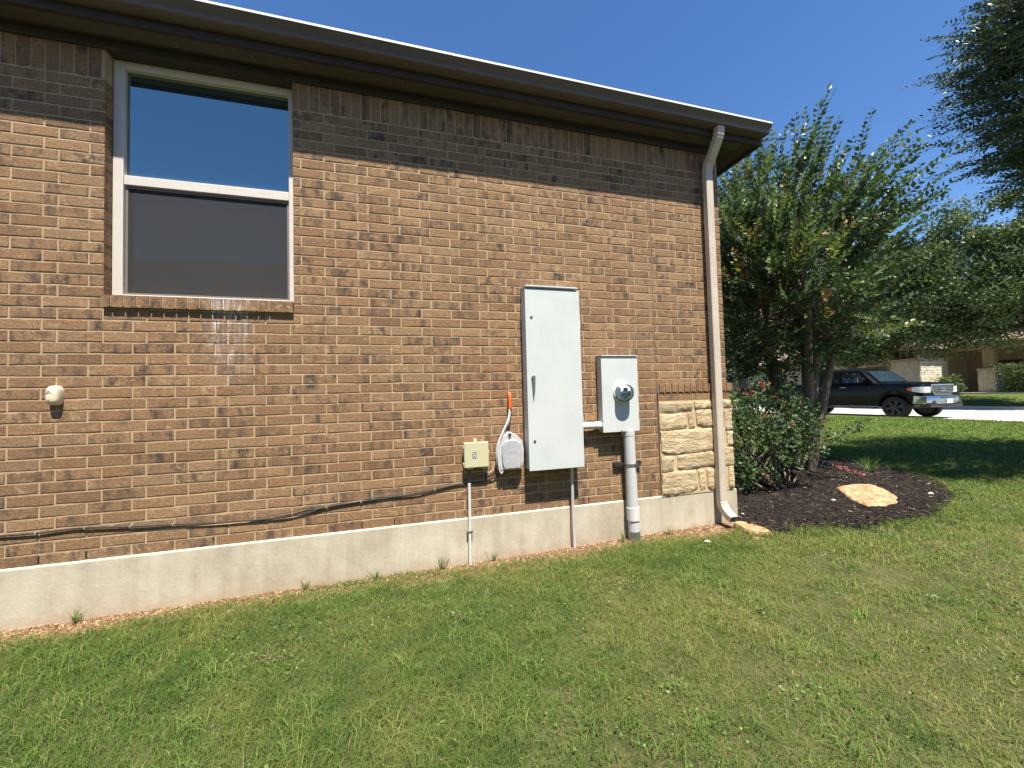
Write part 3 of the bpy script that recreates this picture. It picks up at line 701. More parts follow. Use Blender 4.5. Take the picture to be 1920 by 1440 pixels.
ris = thing('meter_conduit', 'thick white vertical pipe under the meter box', 'conduit', (4.30, -0.075, -0.36))
MB().tube([(4.292, -0.066, 0.66), (4.299, -0.070, 0.02), (4.304, -0.072, -0.15)], 0.052, 22).build('pipe', M['pvc'], ris, smooth=True)
MB().tube([(4.301, -0.072, -0.045), (4.304, -0.072, -0.16)], 0.059, 22).build('coupling', M['pvc_white'], ris, smooth=True)
MB().tube([(4.304, -0.072, -0.158), (4.306, -0.073, -0.262)], 0.051, 22).build('lower_pipe', M['pvc'], ris, smooth=True)
MB().tube([(4.306, -0.073, -0.26), (4.307, -0.073, -0.40)], 0.055, 22).build('ground_sleeve', M['metal'], ris, smooth=True)
MB().tube([(4.292, -0.066, 0.66), (4.2925, -0.066, 0.615)], 0.0545, 22).build('top_collar', M['pvc'], ris, smooth=True)
MB().box((4.150, -0.034, 0.325), (4.435, 0.0, 0.366)).build('strut', M['black'], ris, bevel=0.002)
cl = MB()
for a in range(12):
    t0, t1 = math.pi * (1 + a / 12), math.pi * (1 + (a + 1) / 12)
    c0 = (4.296 + 0.0535 * math.cos(t0), -0.068 + 0.0535 * math.sin(t0)); c1 = (4.296 + 0.0535 * math.cos(t1), -0.068 + 0.0535 * math.sin(t1))
    d0 = (4.296 + 0.0565 * math.cos(t0), -0.068 + 0.0565 * math.sin(t0)); d1 = (4.296 + 0.0565 * math.cos(t1), -0.068 + 0.0565 * math.sin(t1))
    cl.prism([c0, c1, d1, d0], 'z', 0.335, 0.358)
cl.box((4.318, -0.135, 0.325), (4.330, -0.116, 0.368)).box((4.345, -0.07, 0.335), (4.3525, -0.03, 0.358)).box((4.2395, -0.07, 0.335), (4.247, -0.03, 0.358))
cl.build('clamp', M['metal'], ris)

cc = thing('cabinet_conduit', 'thin grey-white pipe running down from tall cabinet into soil', 'conduit', (3.72, -0.05, -0.36))
MB().tube([(3.708, -0.06, 0.380), (3.712, -0.045, 0.05), (3.716, -0.035, -0.05), (3.722, -0.04, -0.40)], 0.0135, 12).build('pipe', M['pvc'], cc, smooth=True)
rod = tag(MB().tube([(3.703, -0.032, 0.12), (3.700, -0.026, -0.06), (3.700, -0.026, -0.25), (3.708, -0.03, -0.40)], 0.0048, 8).build('ground_wire', M['copper'], smooth=True), 'rusty copper ground wire beside the thin pipe below cabinet', 'wire')

tel = thing('telecom_box', 'small beige plastic telephone box with dark sticker on brick', 'utility box', (2.86, -0.04, 0.42))
MB().box((2.752, -0.052, 0.424), (2.955, 0.0, 0.628)).build('box', M['beige'], tel, bevel=0.004)
MB().box((2.748, -0.080, 0.428), (2.952, -0.052, 0.636)).build('lid', M['beige'], tel, bevel=0.006, seg=3)
MB().box((2.836, -0.03, 0.63), (2.862, -0.004, 0.662)).build('mounting_tab', M['beige'], tel, bevel=0.003)
for z in (0.600, 0.455): MB().box((2.740, -0.070, z - 0.012), (2.7475, -0.03, z + 0.012)).build('latch', M['beige'], tel, bevel=0.002)
MB().box((2.9525, -0.070, 0.540), (2.960, -0.03, 0.560)).build('latch', M['beige'], tel, bevel=0.002)
MB().box((2.776, -0.066, 0.4145), (2.825, -0.02, 0.4238)).build('cable_gland', M['cream'], tel, bevel=0.002)
MB().box((2.890, -0.066, 0.4145), (2.938, -0.02, 0.4238)).build('cable_gland', M['cream'], tel, bevel=0.002)
st = MB().box((2.815, -0.0812, 0.503), (2.847, -0.0798, 0.556)).build('sticker', M['dark'], tel)
sg = MB()
for x, z, w_, h_ in ((2.819, 0.543, 0.008, 0.008), (2.832, 0.545, 0.010, 0.006), (2.822, 0.528, 0.018, 0.008), (2.819, 0.519, 0.006, 0.006), (2.834, 0.518, 0.009, 0.007), (2.820, 0.508, 0.022, 0.004)):
    sg.box((x, -0.0819, z), (x + w_, -0.0813, z + h_))
sg.build('print', M['white'], st)

tp = thing('telecom_conduit', 'thin white pipe running down below beige telephone box', 'conduit', (2.78, -0.03, -0.37))
MB().tube([(2.789, -0.040, 0.295), (2.788, -0.038, 0.05), (2.786, -0.036, -0.1), (2.782, -0.04, -0.42)], 0.0125, 12).build('pipe', M['pvc_white'], tp, smooth=True)
MB().box((2.762, -0.052, -0.105), (2.811, -0.012, -0.092)).build('clip', M['metal'], tp, bevel=0.001)
tag(MB().tube([(2.795, -0.04, 0.416), (2.790, -0.04, 0.36), (2.789, -0.04, 0.28)], 0.006, 8).build('drop_wire', M['black'], smooth=True), 'short black wire between beige telephone box and its pipe', 'wire')

fib = thing('fiber_box', 'rounded pale grey cable box beside tall cabinet', 'utility box', (3.15, -0.05, 0.37))
outl = [(3.060, 0.385), (3.240, 0.385), (3.262, 0.45), (3.266, 0.55), (3.254, 0.625), (3.215, 0.668), (3.180, 0.690), (3.150, 0.706), (3.128, 0.706), (3.110, 0.690), (3.070, 0.665), (3.048, 0.62), (3.040, 0.54), (3.046, 0.44)]
MB().prism([(x - 0.002, z) for x, z in outl], 'y', -0.070, 0.0).build('body', M['greybox'], fib, bevel=0.006, seg=3)
inl = [(3.083, 0.402), (3.224, 0.402), (3.240, 0.45), (3.244, 0.54), (3.234, 0.61), (3.200, 0.64), (3.150, 0.648), (3.095, 0.637), (3.070, 0.60), (3.064, 0.53), (3.070, 0.45)]
lid = MB().prism([(x, z - 0.006) for x, z in inl], 'y', -0.088, -0.066).build('lid', M['greylid'], fib, bevel=0.008, seg=3)
MB().box((3.120, -0.0894, 0.548), (3.185, -0.0878, 0.552)).box((3.128, -0.0894, 0.535), (3.178, -0.0878, 0.538)).build('embossed_lines', M['greybox'], lid)
MB().lathe([(0.012, 0), (0.012, -0.016), (0.008, -0.020)], (3.139, -0.066, 0.683), 'y', 14).build('knob', M['black'], fib, smooth=True)

stub = thing('orange_conduit_stub', 'short orange flexible conduit poking out of brick above cable box', 'conduit', (3.16, -0.03, 0.90))
pts = [(3.165, 0.02, 1.030), (3.163, -0.012, 1.032), (3.160, -0.030, 1.018), (3.159, -0.036, 0.98), (3.158, -0.036, 0.905)]
o_ = MB(); fine = []
for i in range(25):
    t = i / 24 * (len(pts) - 1); a = int(min(t, len(pts) - 2)); f_ = t - a
    fine.append(Vector(pts[a]).lerp(Vector(pts[a+1]), f_))
o_.tube(fine, [0.0165 if i % 2 else 0.0148 for i in range(25)], 14).build('conduit', M['orange'], stub, smooth=True)
def wire(name, pts, r_, mat, label, n=8):
    P = [Vector(p) for p in pts]; fine = []
    for i in range(len(P) - 1):
        p0, p1, p2, p3 = P[max(0, i-1)], P[i], P[i+1], P[min(len(P)-1, i+2)]
        for k in range(6):
            t = k / 6; fine.append(0.5 * ((2*p1) + (-p0+p2)*t + (2*p0-5*p1+4*p2-p3)*t*t + (-p0+3*p1-3*p2+p3)*t**3))
    fine.append(P[-1])
    return tag(MB().tube(fine, r_, n).build(name, mat, smooth=True), label, 'cable')
wire('white_cable', [(3.153, -0.036, 0.92), (3.148, -0.045, 0.86), (3.125, -0.06, 0.79), (3.085, -0.075, 0.72), (3.050, -0.078, 0.64), (3.033, -0.074, 0.54), (3.038, -0.07, 0.44), (3.050, -0.065, 0.375), (3.062, -0.06, 0.362), (3.075, -0.06, 0.38)], 0.0075, M['pvc_white'], 'white cable looping from orange conduit round the grey cable box')
wire('grey_cable', [(3.161, -0.032, 0.92), (3.157, -0.035, 0.85), (3.140, -0.04, 0.78), (3.100, -0.05, 0.71), (3.060, -0.055, 0.66), (3.027, -0.055, 0.57), (3.027, -0.05, 0.46), (3.040, -0.045, 0.385)], 0.006, M['pvc'], 'grey cable beside the white one below orange conduit')
wire('black_cable', [(3.166, -0.030, 0.92), (3.164, -0.030, 0.84), (3.156, -0.030, 0.78), (3.145, -0.03, 0.70)], 0.006, M['black'], 'short black cable from orange conduit to grey cable box')
wire('thin_wire', [(2.915, -0.04, 0.415), (2.925, -0.04, 0.385), (2.955, -0.035, 0.372), (2.99, -0.035, 0.385), (3.008, -0.035, 0.42), (3.012, -0.035, 0.46)], 0.0022, M['cream'], 'thin cream wire looping between beige and grey boxes')
CABLE = [(-2.59, 0.24), (-1.9, 0.232), (-1.2, 0.236), (-0.6, 0.228), (-0.179, 0.217), (-0.004, 0.212), (0.163, 0.220), (0.245, 0.217), (0.488, 0.197), (0.728, 0.184), (0.964, 0.168), (1.195, 0.160), (1.40, 0.158), (1.507, 0.172), (1.697, 0.203), (1.944, 0.222), (2.194, 0.236), (2.350, 0.238), (2.508, 0.262), (2.705, 0.289), (2.885, 0.293), (3.001, 0.312), (3.045, 0.350), (3.052, 0.39)]
wire('long_black_cable', [(x, -0.011, z) for x, z in CABLE], 0.0052, M['black'], 'long black cable sagging along the foot of the brick wall')
CAB2 = [(1.18, 0.170), (1.40, 0.180), (1.55, 0.205), (1.697, 0.212), (1.944, 0.231), (2.194, 0.250), (2.38, 0.262), (2.55, 0.285), (2.75, 0.312), (2.95, 0.345), (3.03, 0.38)]
wire('thin_black_cable', [(x, -0.012, z + 0.006) for x, z in CAB2], 0.0030, M['black'], 'thinner black cable just above the long cable right of window', 6)
clip_x = [(-0.004, 0.212), (0.245, 0.217), (0.488, 0.197), (0.728, 0.184), (1.697, 0.203), (1.944, 0.222), (2.508, 0.262)]
for i, (x, z) in enumerate(clip_x):
    c = thing('cable_clip', ['leftmost small pale clip on the long black cable', 'second pale clip from left on the long black cable', 'third pale clip from left on the long black cable', 'pale clip on long black cable below window left half',
        'pale clip on long black cable right of the window', 'pale clip on long black cable midway between window and telephone box', 'pale clip on long black cable nearest the telephone box'][i], 'clip', (x, -0.01, z), 'pale cable clips on the brick wall')
    MB().box((x - 0.0028, -0.0205, z - 0.009), (x + 0.0028, 0.0, z + 0.0095)).build('saddle', M['greylid'], c, bevel=0.002)
    MB().lathe([(0.004, 0), (0.004, -0.004), (0.002, -0.006)], (x, -0.004, z - 0.012), 'y', 8).build('nail', M['metal'], c)

sen = thing('wall_sensor', 'small rounded cream plastic cover on brick wall left of window', 'sensor', (0.10, -0.03, 1.02))
v, f = [], []; n = 28
for yy, s in ((0.0, 1.0), (-0.020, 1.0), (-0.036, 0.94), (-0.046, 0.80), (-0.051, 0.55), (-0.053, 0.25)):
    for k in range(n):
        a = 2 * math.pi * k / n; ca, sa = math.cos(a), math.sin(a)
        px = math.copysign(abs(ca) ** 0.62, ca) * 0.036 * s; pz = math.copysign(abs(sa) ** 0.62, sa) * 0.064 * s
        v.append((0.086 + px, yy, 1.093 + pz))
for r_ in range(5):
    for k in range(n): f.append((r_*n+k, r_*n+(k+1) % n, (r_+1)*n+(k+1) % n, (r_+1)*n+k))
f.append(tuple(range(5*n, 6*n)))
MB().add(v, f).build('cover', M['cream'], sen, smooth=True)
MB().box((0.062, -0.0545, 1.108), (0.092, -0.0500, 1.1115)).build('mark', M['rail'], sen)
MB().lathe([(0.005, 0), (0.005, -0.008)], (0.075, -0.046, 1.121), 'y', 8).build('mark', M['rail'], sen)
MB().lathe([(0.006, 0), (0.004, -0.009)], (0.075, -0.044, 1.062), 'y', 8).build('mark', M['rail'], sen)

# ------------------------------------------------------------------ neighbour's house behind the viewer (seen in the window glass)
M['brick_far'] = plain('far_tan_brick', (0.23, 0.155, 0.10), 0.9, 0.3, 9, 0.2)
nb = thing('neighbour_house', 'tan brick neighbour house reflected in the window glass', 'house', (2, -12, -0.4))
MB().box((-12, -20, -0.6), (12, -8.4, 3.3)).build('wall', M['brick_far'], nb)
MB().add([(-12.5, -7.9, 3.25), (12.5, -7.9, 3.25), (12.5, -20.5, 3.25), (-12.5, -20.5, 3.25), (-6.5, -14.2, 6.7), (6.5, -14.2, 6.7)],
         [(0, 1, 5, 4), (1, 2, 5), (2, 3, 4, 5), (3, 0, 4), (0, 3, 2, 1)]).build('roof', M['shingle'], nb)

# ------------------------------------------------------------------ house across the street
M['stucco'] = plain('tan_stucco', (0.36, 0.27, 0.17), 0.95, 0.12, 8, 0.2)
M['cream_trim'] = plain('cream_trim', (0.50, 0.40, 0.25), 0.8, 0.08, 10)
M['stone_pale'] = plain('pale_stone', (0.62, 0.57, 0.45), 0.95, 0.3, 3.2, 0.9, bscale=5)
M['garage'] = plain('brown_garage_door', (0.155, 0.11, 0.075), 0.7, 0.1, 10)
M['wood'] = plain('dark_wood', (0.055, 0.038, 0.028), 0.8, 0.2, 12)
M['roof2'] = plain('weathered_brown_shingle', (0.24, 0.17, 0.125), 0.95, 0.3, 7, 0.3)
h2 = thing('street_house', 'tan stucco house with stone pillars and garage across the street', 'house', (42, 16, 0.3))
W = MB()
W.box((36.2, 21.4, -0.4), (46, 24.4, 3.4)).box((36.2, 14.6, -0.4), (36.5, 16.3, 3.4)).box((36.5, 14.6, -0.4), (46, 16.3, 3.4)).box((36.2, 16.3, 2.62), (46, 21.4, 3.4))
W.box((41.6, 5.0, -0.4), (46, 14.6, 3.4)); W.build('wall', M['stucco'], h2)
gd = MB().box((36.46, 16.302, 0.2), (36.52, 21.398, 2.618)).build('garage_door', M['garage'], h2)
for r_ in range(4):
    for k in range(4):
        MB().box((36.42, 16.42 + k * 1.25, 0.28 + r_ * 0.6), (36.459, 17.52 + k * 1.25, 0.80 + r_ * 0.6)).build('panel', M['garage'], gd, bevel=0.01, seg=1)
MB().box((36.10, 16.1, 2.50), (36.198, 21.6, 2.72)).box((36.06, 16.0, 2.95), (36.198, 24.4, 3.06)).build('garage_trim', M['cream_trim'], h2)
def stone_pier(name, x0, x1, y0, y1, z0, z1):
    p = MB().box((x0 + .03, y0 + .03, z0), (x1 - .03, y1 - .03, z1)).build(name, M['cream_trim'], h2)
    q = MB(); rr = random.Random(5); z = z0
    while z < z1 - 0.02:
        hh = min(rr.uniform(0.13, 0.21), z1 - z)
        for (ax, c0, c1) in (('x-', y0, y1), ('y-', x0, x1), ('y+', x0, x1)):
            t = c0
            while t < c1 - 0.02:
                ln = min(rr.uniform(0.25, 0.6), c1 - t); pr = rr.uniform(0, 0.025)
                if ax == 'x-': q.box((x0 - pr, t + .008, z + .008), (x0 + .06, t + ln - .008, z + hh - .008))
                elif ax == 'y-': q.box((t + .008, y0 - pr, z + .008), (t + ln - .008, y0 + .06, z + hh - .008))
                else: q.box((t + .008, y1 - .06, z + .008), (t + ln - .008, y1 + pr, z + hh - .008))
                t += ln
        z += hh
    tag(q.build('stonework', M['stone_pale'], p), kind='stuff'); return p
stone_pier('stone_pier', 36.0, 38.9, 14.35, 15.95, -0.2, 2.72)
MB().box((35.92, 14.25, 2.724), (39.0, 16.03, 2.90)).build('pier_cap', M['cream_trim'], h2, bevel=0.03)
MB().tube([(35.90, 14.30, 2.55), (35.90, 14.30, 0.3)], 0.06, 8).tube([(35.90, 14.30, 2.55), (35.98, 14.40, 3.1), (36.1, 14.5, 3.5)], 0.055, 8).build('downspout', M['spout'], h2)
stone_pier('porch_pier', 38.6, 39.45, 11.95, 12.78, 0.40, 1.93)
MB().box((38.54, 11.89, 1.934), (39.51, 12.84, 2.02)).build('pier_cap', M['cream_trim'], h2, bevel=0.02)
MB().box((38.80, 12.10, 2.022), (39.25, 12.62, 3.27)).build('porch_post', M['stucco'], h2, bevel=0.02)
MB().box((38.7, 5.0, 3.272), (39.35, 14.348, 3.62)).build('porch_beam', M['stucco'], h2)
MB().box((38.5, 5.0, -0.2), (41.6, 14.34, 0.44)).build('porch_floor', M['kerb'], h2)
MB().box((41.55, 12.0, 0.46), (41.598, 13.1, 2.6)).build('front_door', M['wood'], h2)
wn = MB().box((41.55, 8.6, 1.0), (41.598, 10.6, 2.7)).build('window', M['glass_dark'], h2)
MB().box((41.50, 8.5, 0.94), (41.548, 10.7, 1.0)).box((41.50, 9.57, 1.0), (41.548, 9.63, 2.7)).box((41.50, 8.5, 2.7), (41.548, 10.7, 2.76)).build('frame', M['wood'], wn)
for by in (14.75, 15.55):
    MB().prism([(36.19, 3.45), (35.62, 3.45), (35.62, 3.30), (35.80, 3.22), (35.92, 3.0), (36.02, 2.75), (36.19, 2.92)], 'x', 0, 1)
    q = MB(); q.prism([(36.19, 3.45), (35.62, 3.45), (35.62, 3.30), (35.80, 3.22), (35.92, 3.0), (36.02, 2.92), (36.19, 2.92)], 'y', by, by + 0.16); q.build('bracket', M['wood'], h2)
lm = MB().box((35.98, 15.16, 2.96), (36.19, 15.32, 3.0)).box((35.99, 15.17, 3.0), (36.15, 15.31, 3.22)).prism([(35.97, 3.22), (36.17, 3.22), (36.07, 3.32)], 'y', 15.15, 15.33).build('wall_lantern', M['wood'], h2)
rf = MB()
rf.add([(35.5, 13.9, 3.45), (35.5, 25.0, 3.45), (46.5, 25.0, 3.45), (46.5, 13.9, 3.45), (41, 19.45, 6.1), (35.5, 13.9, 3.62), (35.5, 25.0, 3.62), (46.5, 25.0, 3.62), (46.5, 13.9, 3.62)], [(0, 3, 2, 1), (5, 6, 4), (6, 7, 4), (7, 8, 4), (8, 5, 4)])
rf.add([(38.3, 4.4, 3.625), (38.3, 16, 3.625), (47, 16, 3.625), (47, 4.4, 3.625), (43, 8.5, 6.3), (43, 14, 6.3), (38.3, 4.4, 3.75), (38.3, 16, 3.75), (47, 16, 3.75), (47, 4.4, 3.75)], [(0, 3, 2, 1), (6, 7, 5, 4), (7, 8, 5), (8, 9, 4, 5), (9, 6, 4)])
rf.build('roof', M['roof2'], h2)
MB().box((35.44, 13.86, 3.452), (35.498, 25.02, 3.62)).box((35.498, 13.84, 3.452), (38.29, 13.898, 3.62)).box((38.24, 4.4, 3.627), (38.298, 13.83, 3.75)).build('fascia', M['cream_trim'], h2)

M['grey_brick'] = plain('grey_brown_brick', (0.19, 0.155, 0.125), 0.95, 0.3, 6, 0.3)
h3 = thing('far_house', 'grey brown brick house with dark window far behind left tree', 'house', (45, 32, 0.3))
MB().box((41, 27.3, -0.4), (50, 42, 3.5)).build('wall', M['grey_brick'], h3)
MB().add([(40.4, 26.7, 3.4), (50.6, 26.7, 3.4), (50.6, 42.6, 3.4), (40.4, 42.6, 3.4), (45.5, 31.8, 6.2), (45.5, 37.5, 6.2)], [(0, 3, 5, 4), (0, 4, 1), (1, 4, 5, 2), (2, 5, 3), (0, 1, 2, 3)]).build('roof', M['roof2'], h3)
for y0 in (30.2, 34.5):
    wn = MB().box((40.95, y0, 0.95), (40.998, y0 + 2.0, 2.7)).build('window', M['glass_dark'], h3)
    MB().box((40.90, y0 - 0.06, 0.88), (40.949, y0 + 2.06, 0.95)).box((40.90, y0 + 0.97, 0.95), (40.949, y0 + 1.03, 2.7)).box((40.90, y0, 1.78), (40.949, y0 + 0.968, 1.84)).box((40.90, y0 + 1.032, 1.78), (40.949, y0 + 2.0, 1.84)).build('frame', M['white'], wn)

# ------------------------------------------------------------------ pickup truck
def paint():
    q = NT('black_car_paint'); q.col((0.0035, 0.0035, 0.004)); q.b.inputs['Roughness'].default_value = 0.25; q.b.inputs['Specular IOR Level'].default_value = 0.15
    q.b.inputs['Coat Weight'].default_value = 0.12; q.b.inputs['Coat Roughness'].default_value = 0.04; return q.m
M['paint'] = paint()
M['chrome'] = plain('chrome', (0.40, 0.41, 0.42), 0.22, 0.03, 5, metallic=1.0)
M['tyre'] = plain('tyre_rubber', (0.006, 0.006, 0.0065), 0.85, 0.2, 40)
M['rim'] = plain('black_alloy_rim', (0.035, 0.035, 0.037), 0.35, 0.1, 20, metallic=0.6)
M['lamp'] = plain('headlamp_lens', (0.46, 0.48, 0.50), 0.10, 0.3, 14)
M['amber'] = plain('amber_lens', (0.62, 0.16, 0.02), 0.2, 0.1, 30)
tk = thing('pickup_truck', 'black pickup truck with chrome grille parked on the street', 'truck', (23.14, 7.0, -0.335)); LOCALP.add('pickup_truck')
tk.rotation_euler = (0, 0, -math.pi / 2); tk.scale = (1.12,) * 3
def interp(t, tab):
    for (a, va), (b_, vb) in zip(tab, tab[1:]):
        if t <= b_: return va + (vb - va) * (t - a) / (b_ - a)
    return tab[-1][1]
HWT = [(0, .84), (.06, .92), (.15, .965), (.45, .985), (.9, 1.0), (4.6, 1.0), (5.6, .985), (5.78, .96)]
TOP = [(0, 1.19), (.05, 1.25), (.15, 1.285), (.6, 1.32), (1.35, 1.355), (1.5, 1.36), (3.9, 1.36), (3.95, 1.40), (5.78, 1.40)]
secs = sorted(set([0, .03, .06, .1, .15, .2, .3] + [round(.40 + .05 * i, 3) for i in range(23)] + [1.6 + .3 * i for i in range(9)] + [round(4.1 + .05 * i, 3) for i in range(23)] + [5.3, 5.5, 5.7, 5.78]))
v, f = [], []
for s in secs:
    hw, tp_ = interp(s, HWT), interp(s, TOP); zb = 0.44 if s > .25 else 0.62
    for ax in (.86, 4.65):
        d2 = .50 ** 2 - (s - ax) ** 2
        if d2 > 0: zb = max(zb, .41 + math.sqrt(d2))
    zm = max(zb + .03, .93)
    half = [(hw * .90, zb), (hw * .985, zb + .012), (hw * (1.0 if zm > .94 else 1.0), zm), (hw * .985, max(tp_ - .13, zm + .01)), (hw * .95, tp_ - .035), (hw * .86, tp_), (hw * .45, tp_ + (.025 if s < 1.4 else 0))]
    ring = half + [(-y, z) for y, z in reversed(half)]
    v += [(-s, y, z) for y, z in ring]
n = 14
for i in range(len(secs) - 1):
    for k in range(n): f.append((i*n+k, i*n+(k+1) % n, (i+1)*n+(k+1) % n, (i+1)*n+k))
f += [tuple(range(n)), tuple(range((len(secs)-1)*n, len(secs)*n))]
body = MB().add(v, f).build('body', M['paint'], tk, smooth=True)
lv = [(1.33, 1.36, 3.90, .965), (1.60, 1.64, 3.84, .895), (1.83, 1.89, 3.76, .83), (1.905, 2.02, 3.70, .775), (1.95, 2.25, 3.55, .66), (1.965, 2.5, 3.3, .42)]
v, f = [], []
for z, s0, s1, hw in lv:
    v += [(-s0 + .05, 0, z), (-s0, hw * .86, z), (-s0 - .10, hw, z), (-(s0+s1)/2, hw, z), (-s1 + .08, hw, z), (-s1, hw * .9, z), (-s1, -hw * .9, z), (-s1 + .08, -hw, z), (-(s0+s1)/2, -hw, z), (-s0 - .10, -hw, z), (-s0, -hw * .86, z)]
n = 11
for i in range(len(lv) - 1):
    for k in range(n): f.append((i*n+k, i*n+(k+1) % n, (i+1)*n+(k+1) % n, (i+1)*n+k))
f += [tuple(range((len(lv)-1)*n, len(lv)*n))]
MB().add(v, f).build('cab', M['paint'], tk, smooth=True)
def sidey(z): return .965 + (.83 - .965) * (z - 1.33) / (1.83 - 1.33) + .008
ws = MB(); g_ = [(-1.335, 0, 1.365), (-1.405, .81, 1.365), (-1.860, .70, 1.80), (-1.830, 0, 1.815), (-1.860, -.70, 1.80), (-1.405, -.81, 1.365)]
ws.add([(x + .035, y, z + .030) for x, y, z in g_], [(0, 1, 2, 3), (0, 3, 4, 5)]).build('windshield', M['glass_wind'], tk)
for sg in (-1, 1):
    for a_ in ([(1.76, 1.39), (2.66, 1.39), (2.66, 1.80), (2.06, 1.80)], [(2.74, 1.39), (3.66, 1.39), (3.58, 1.80), (2.74, 1.80)]):
        MB().add([(-s, sg * sidey(z), z) for s, z in a_], [(0, 1, 2, 3)]).build('side_window', M['glass_dark'], tk)
    for s in (2.55, 3.45): MB().box((-s - .10, sg * 1.0 - .012, 1.18), (-s + .10, sg * 1.0 + .022, 1.21)).build('door_handle', M['chrome'], tk, bevel=0.008)
    for s in (1.62, 2.70, 3.72): MB().box((-s - .003, min(sg * .992, sg * 1.002), .52), (-s + .003, max(sg * .992, sg * 1.002), 1.24)).build('door_seam', M['black'], tk)
    MB().box((-3.9, min(sg * .80, sg * 1.03), .36), (-1.5, max(sg * .80, sg * 1.03), .41)).build('running_board', M['black'], tk, bevel=0.01)
    mi = MB().box((-1.86, min(sg * 1.02, sg * 1.24), 1.36), (-1.72, max(sg * 1.02, sg * 1.24), 1.57)).box((-1.84, min(sg * .93, sg * 1.03), 1.37), (-1.78, max(sg * .93, sg * 1.03), 1.42)).build('mirror', M['paint'], tk, bevel=0.02)
    MB().box((-1.880, min(sg * 1.04, sg * 1.22), 1.39), (-1.8605, max(sg * 1.04, sg * 1.22), 1.55)).build('mirror_glass', M['chrome'], mi)
    hl = MB(); cols = [(.022, .635, .945, 1.150), (.018, .80, .938, 1.155), (-.030, .915, .940, 1.157), (-.11, .968, .952, 1.155), (-.21, .995, .970, 1.149), (-.31, 1.010, .995, 1.140)]
    for x_, y_, za, zb in cols: hl.v += [(x_, sg * y_, za), (x_, sg * y_, zb), (x_ - .06, sg * (y_ - .10), zb + .004), (x_ - .06, sg * (y_ - .10), za - .004)]
    for k in range(5):
        for e_ in range(4): hl.f.append((k*4+e_, k*4+(e_+1) % 4, k*4+4+(e_+1) % 4, k*4+4+e_))
    hl.f += [(0, 1, 2, 3), (20, 21, 22, 23)]; hl = hl.build('headlight', M['lamp'], tk)
    MB().add([(-.312, sg * 1.013, .998), (-.312, sg * 1.013, 1.138), (-.42, sg * 1.018, 1.120), (-.45, sg * 1.018, 1.07), (-.41, sg * 1.018, 1.03)], [(0, 1, 2, 3, 4)]).build('turn_signal', M['amber'], hl)
    MB().tube([(-.02, sg * .66, .60), (.075, sg * .66, .60)], .052, 14).build('fog_lamp', M['dark'], tk)
for s in (.86, 4.65):
    for sg in (-1, 1):
        c = (-s, sg * .86, .41)
        wh = MB().lathe([(.30, -.13), (.385, -.13), (.41, -.095), (.412, 0), (.41, .095), (.385, .13), (.30, .13), (.285, .10), (.285, -.10), (.30, -.13)], c, 'y', 36, False).build('wheel', M['tyre'], tk, smooth=True)
        MB().lathe([(.286, -sg * .10), (.286, sg * .105), (.262, sg * .100), (.258, sg * .02)], c, 'y', 30).build('rim', M['rim'], wh, smooth=True)
        sp = MB()
        for k in range(6):
            a = k * math.pi / 3 + .2; u_ = (math.cos(a), math.sin(a)); w_ = (-u_[1], u_[0]); y0 = c[1] + sg * .115
            sp.add([(c[0] + u_[0] * r_ + w_[0] * ww, y0 + dy, c[2] + u_[1] * r_ + w_[1] * ww) for dy in (0, -sg * .03) for r_, ww in ((.05, -.03), (.275, -.045), (.275, .045), (.05, .03))],
                   [(0, 1, 2, 3), (4, 7, 6, 5), (0, 4, 5, 1), (1, 5, 6, 2), (2, 6, 7, 3), (3, 7, 4, 0)])
        sp.lathe([(.06, 0), (.06, sg * .025), (.04, sg * .035)], (c[0], c[1] + sg * .10, c[2]), 'y', 14)
        sp.build('spokes', M['rim'], wh)
        MB().lathe([(.505, -.02), (.53, -.02), (.53, .02), (.505, .02)], (-s, sg * .985, .41), 'y', 36).build('fender_flare', M['black'], tk) if False else None
    MB().box((-s - .07, -.80, .34), (-s + .07, .80, .48)).build('axle', M['black'], tk)
MB().box((-5.4, -.72, .46), (-.4, .72, .60)).build('chassis', M['black'], tk)
gr = MB()
for zz, y_, x_ in ((.815, .50, .03), (1.115, .60, .02)): pass
gr.prism([(-.60, 1.13), (.60, 1.13), (.56, .92), (.44, .79), (-.44, .79), (-.56, .92)], 'x', -.05, .012).build('grille', M['black'], tk).location.z = .085
fr_ = MB(); o_ = [(-.62, 1.155), (.62, 1.155), (.585, .92), (.46, .765), (-.46, .765), (-.585, .92)]; i_ = [(-.57, 1.105), (.57, 1.105), (.535, .93), (.43, .81), (-.43, .81), (-.535, .93)]
fr_.v = [(.030, *q) for q in o_] + [(.034, *q) for q in i_] + [(-.04, *q) for q in o_] + [(-.02, *q) for q in i_]
for k in range(6):
    k2 = (k + 1) % 6; fr_.f += [(k, k2, 6+k2, 6+k), (k, 12+k, 12+k2, k2), (6+k, 6+k2, 18+k2, 18+k)]
grf = fr_.build('grille_frame', M['chrome'], tk); grf.location.z = .085
for z, hw in ((.855, .46), (.915, .52), (.975, .535), (1.035, .545)):
    MB().box((.008, -hw, z), (.032, hw, z + .022)).build('grille_slat', M['metal'], tk, bevel=0.006).location.z = .085
em = MB()
def ell(rx, rz, cy, cz, rot=0, n=20):
    P = []
    for k in range(n + 1):
        a = 2 * math.pi * k / n; y, z = rx * math.cos(a), rz * math.sin(a)
        P.append((.042, cy + y * math.cos(rot) - z * math.sin(rot), cz + y * math.sin(rot) + z * math.cos(rot)))
    return P
em.tube(ell(.115, .075, 0, .965), .013, 6, False).tube(ell(.032, .072, 0, .965), .010, 6, False).tube(ell(.085, .028, 0, .997), .010, 6, False); em.build('emblem', M['chrome'], tk).location.z = .085
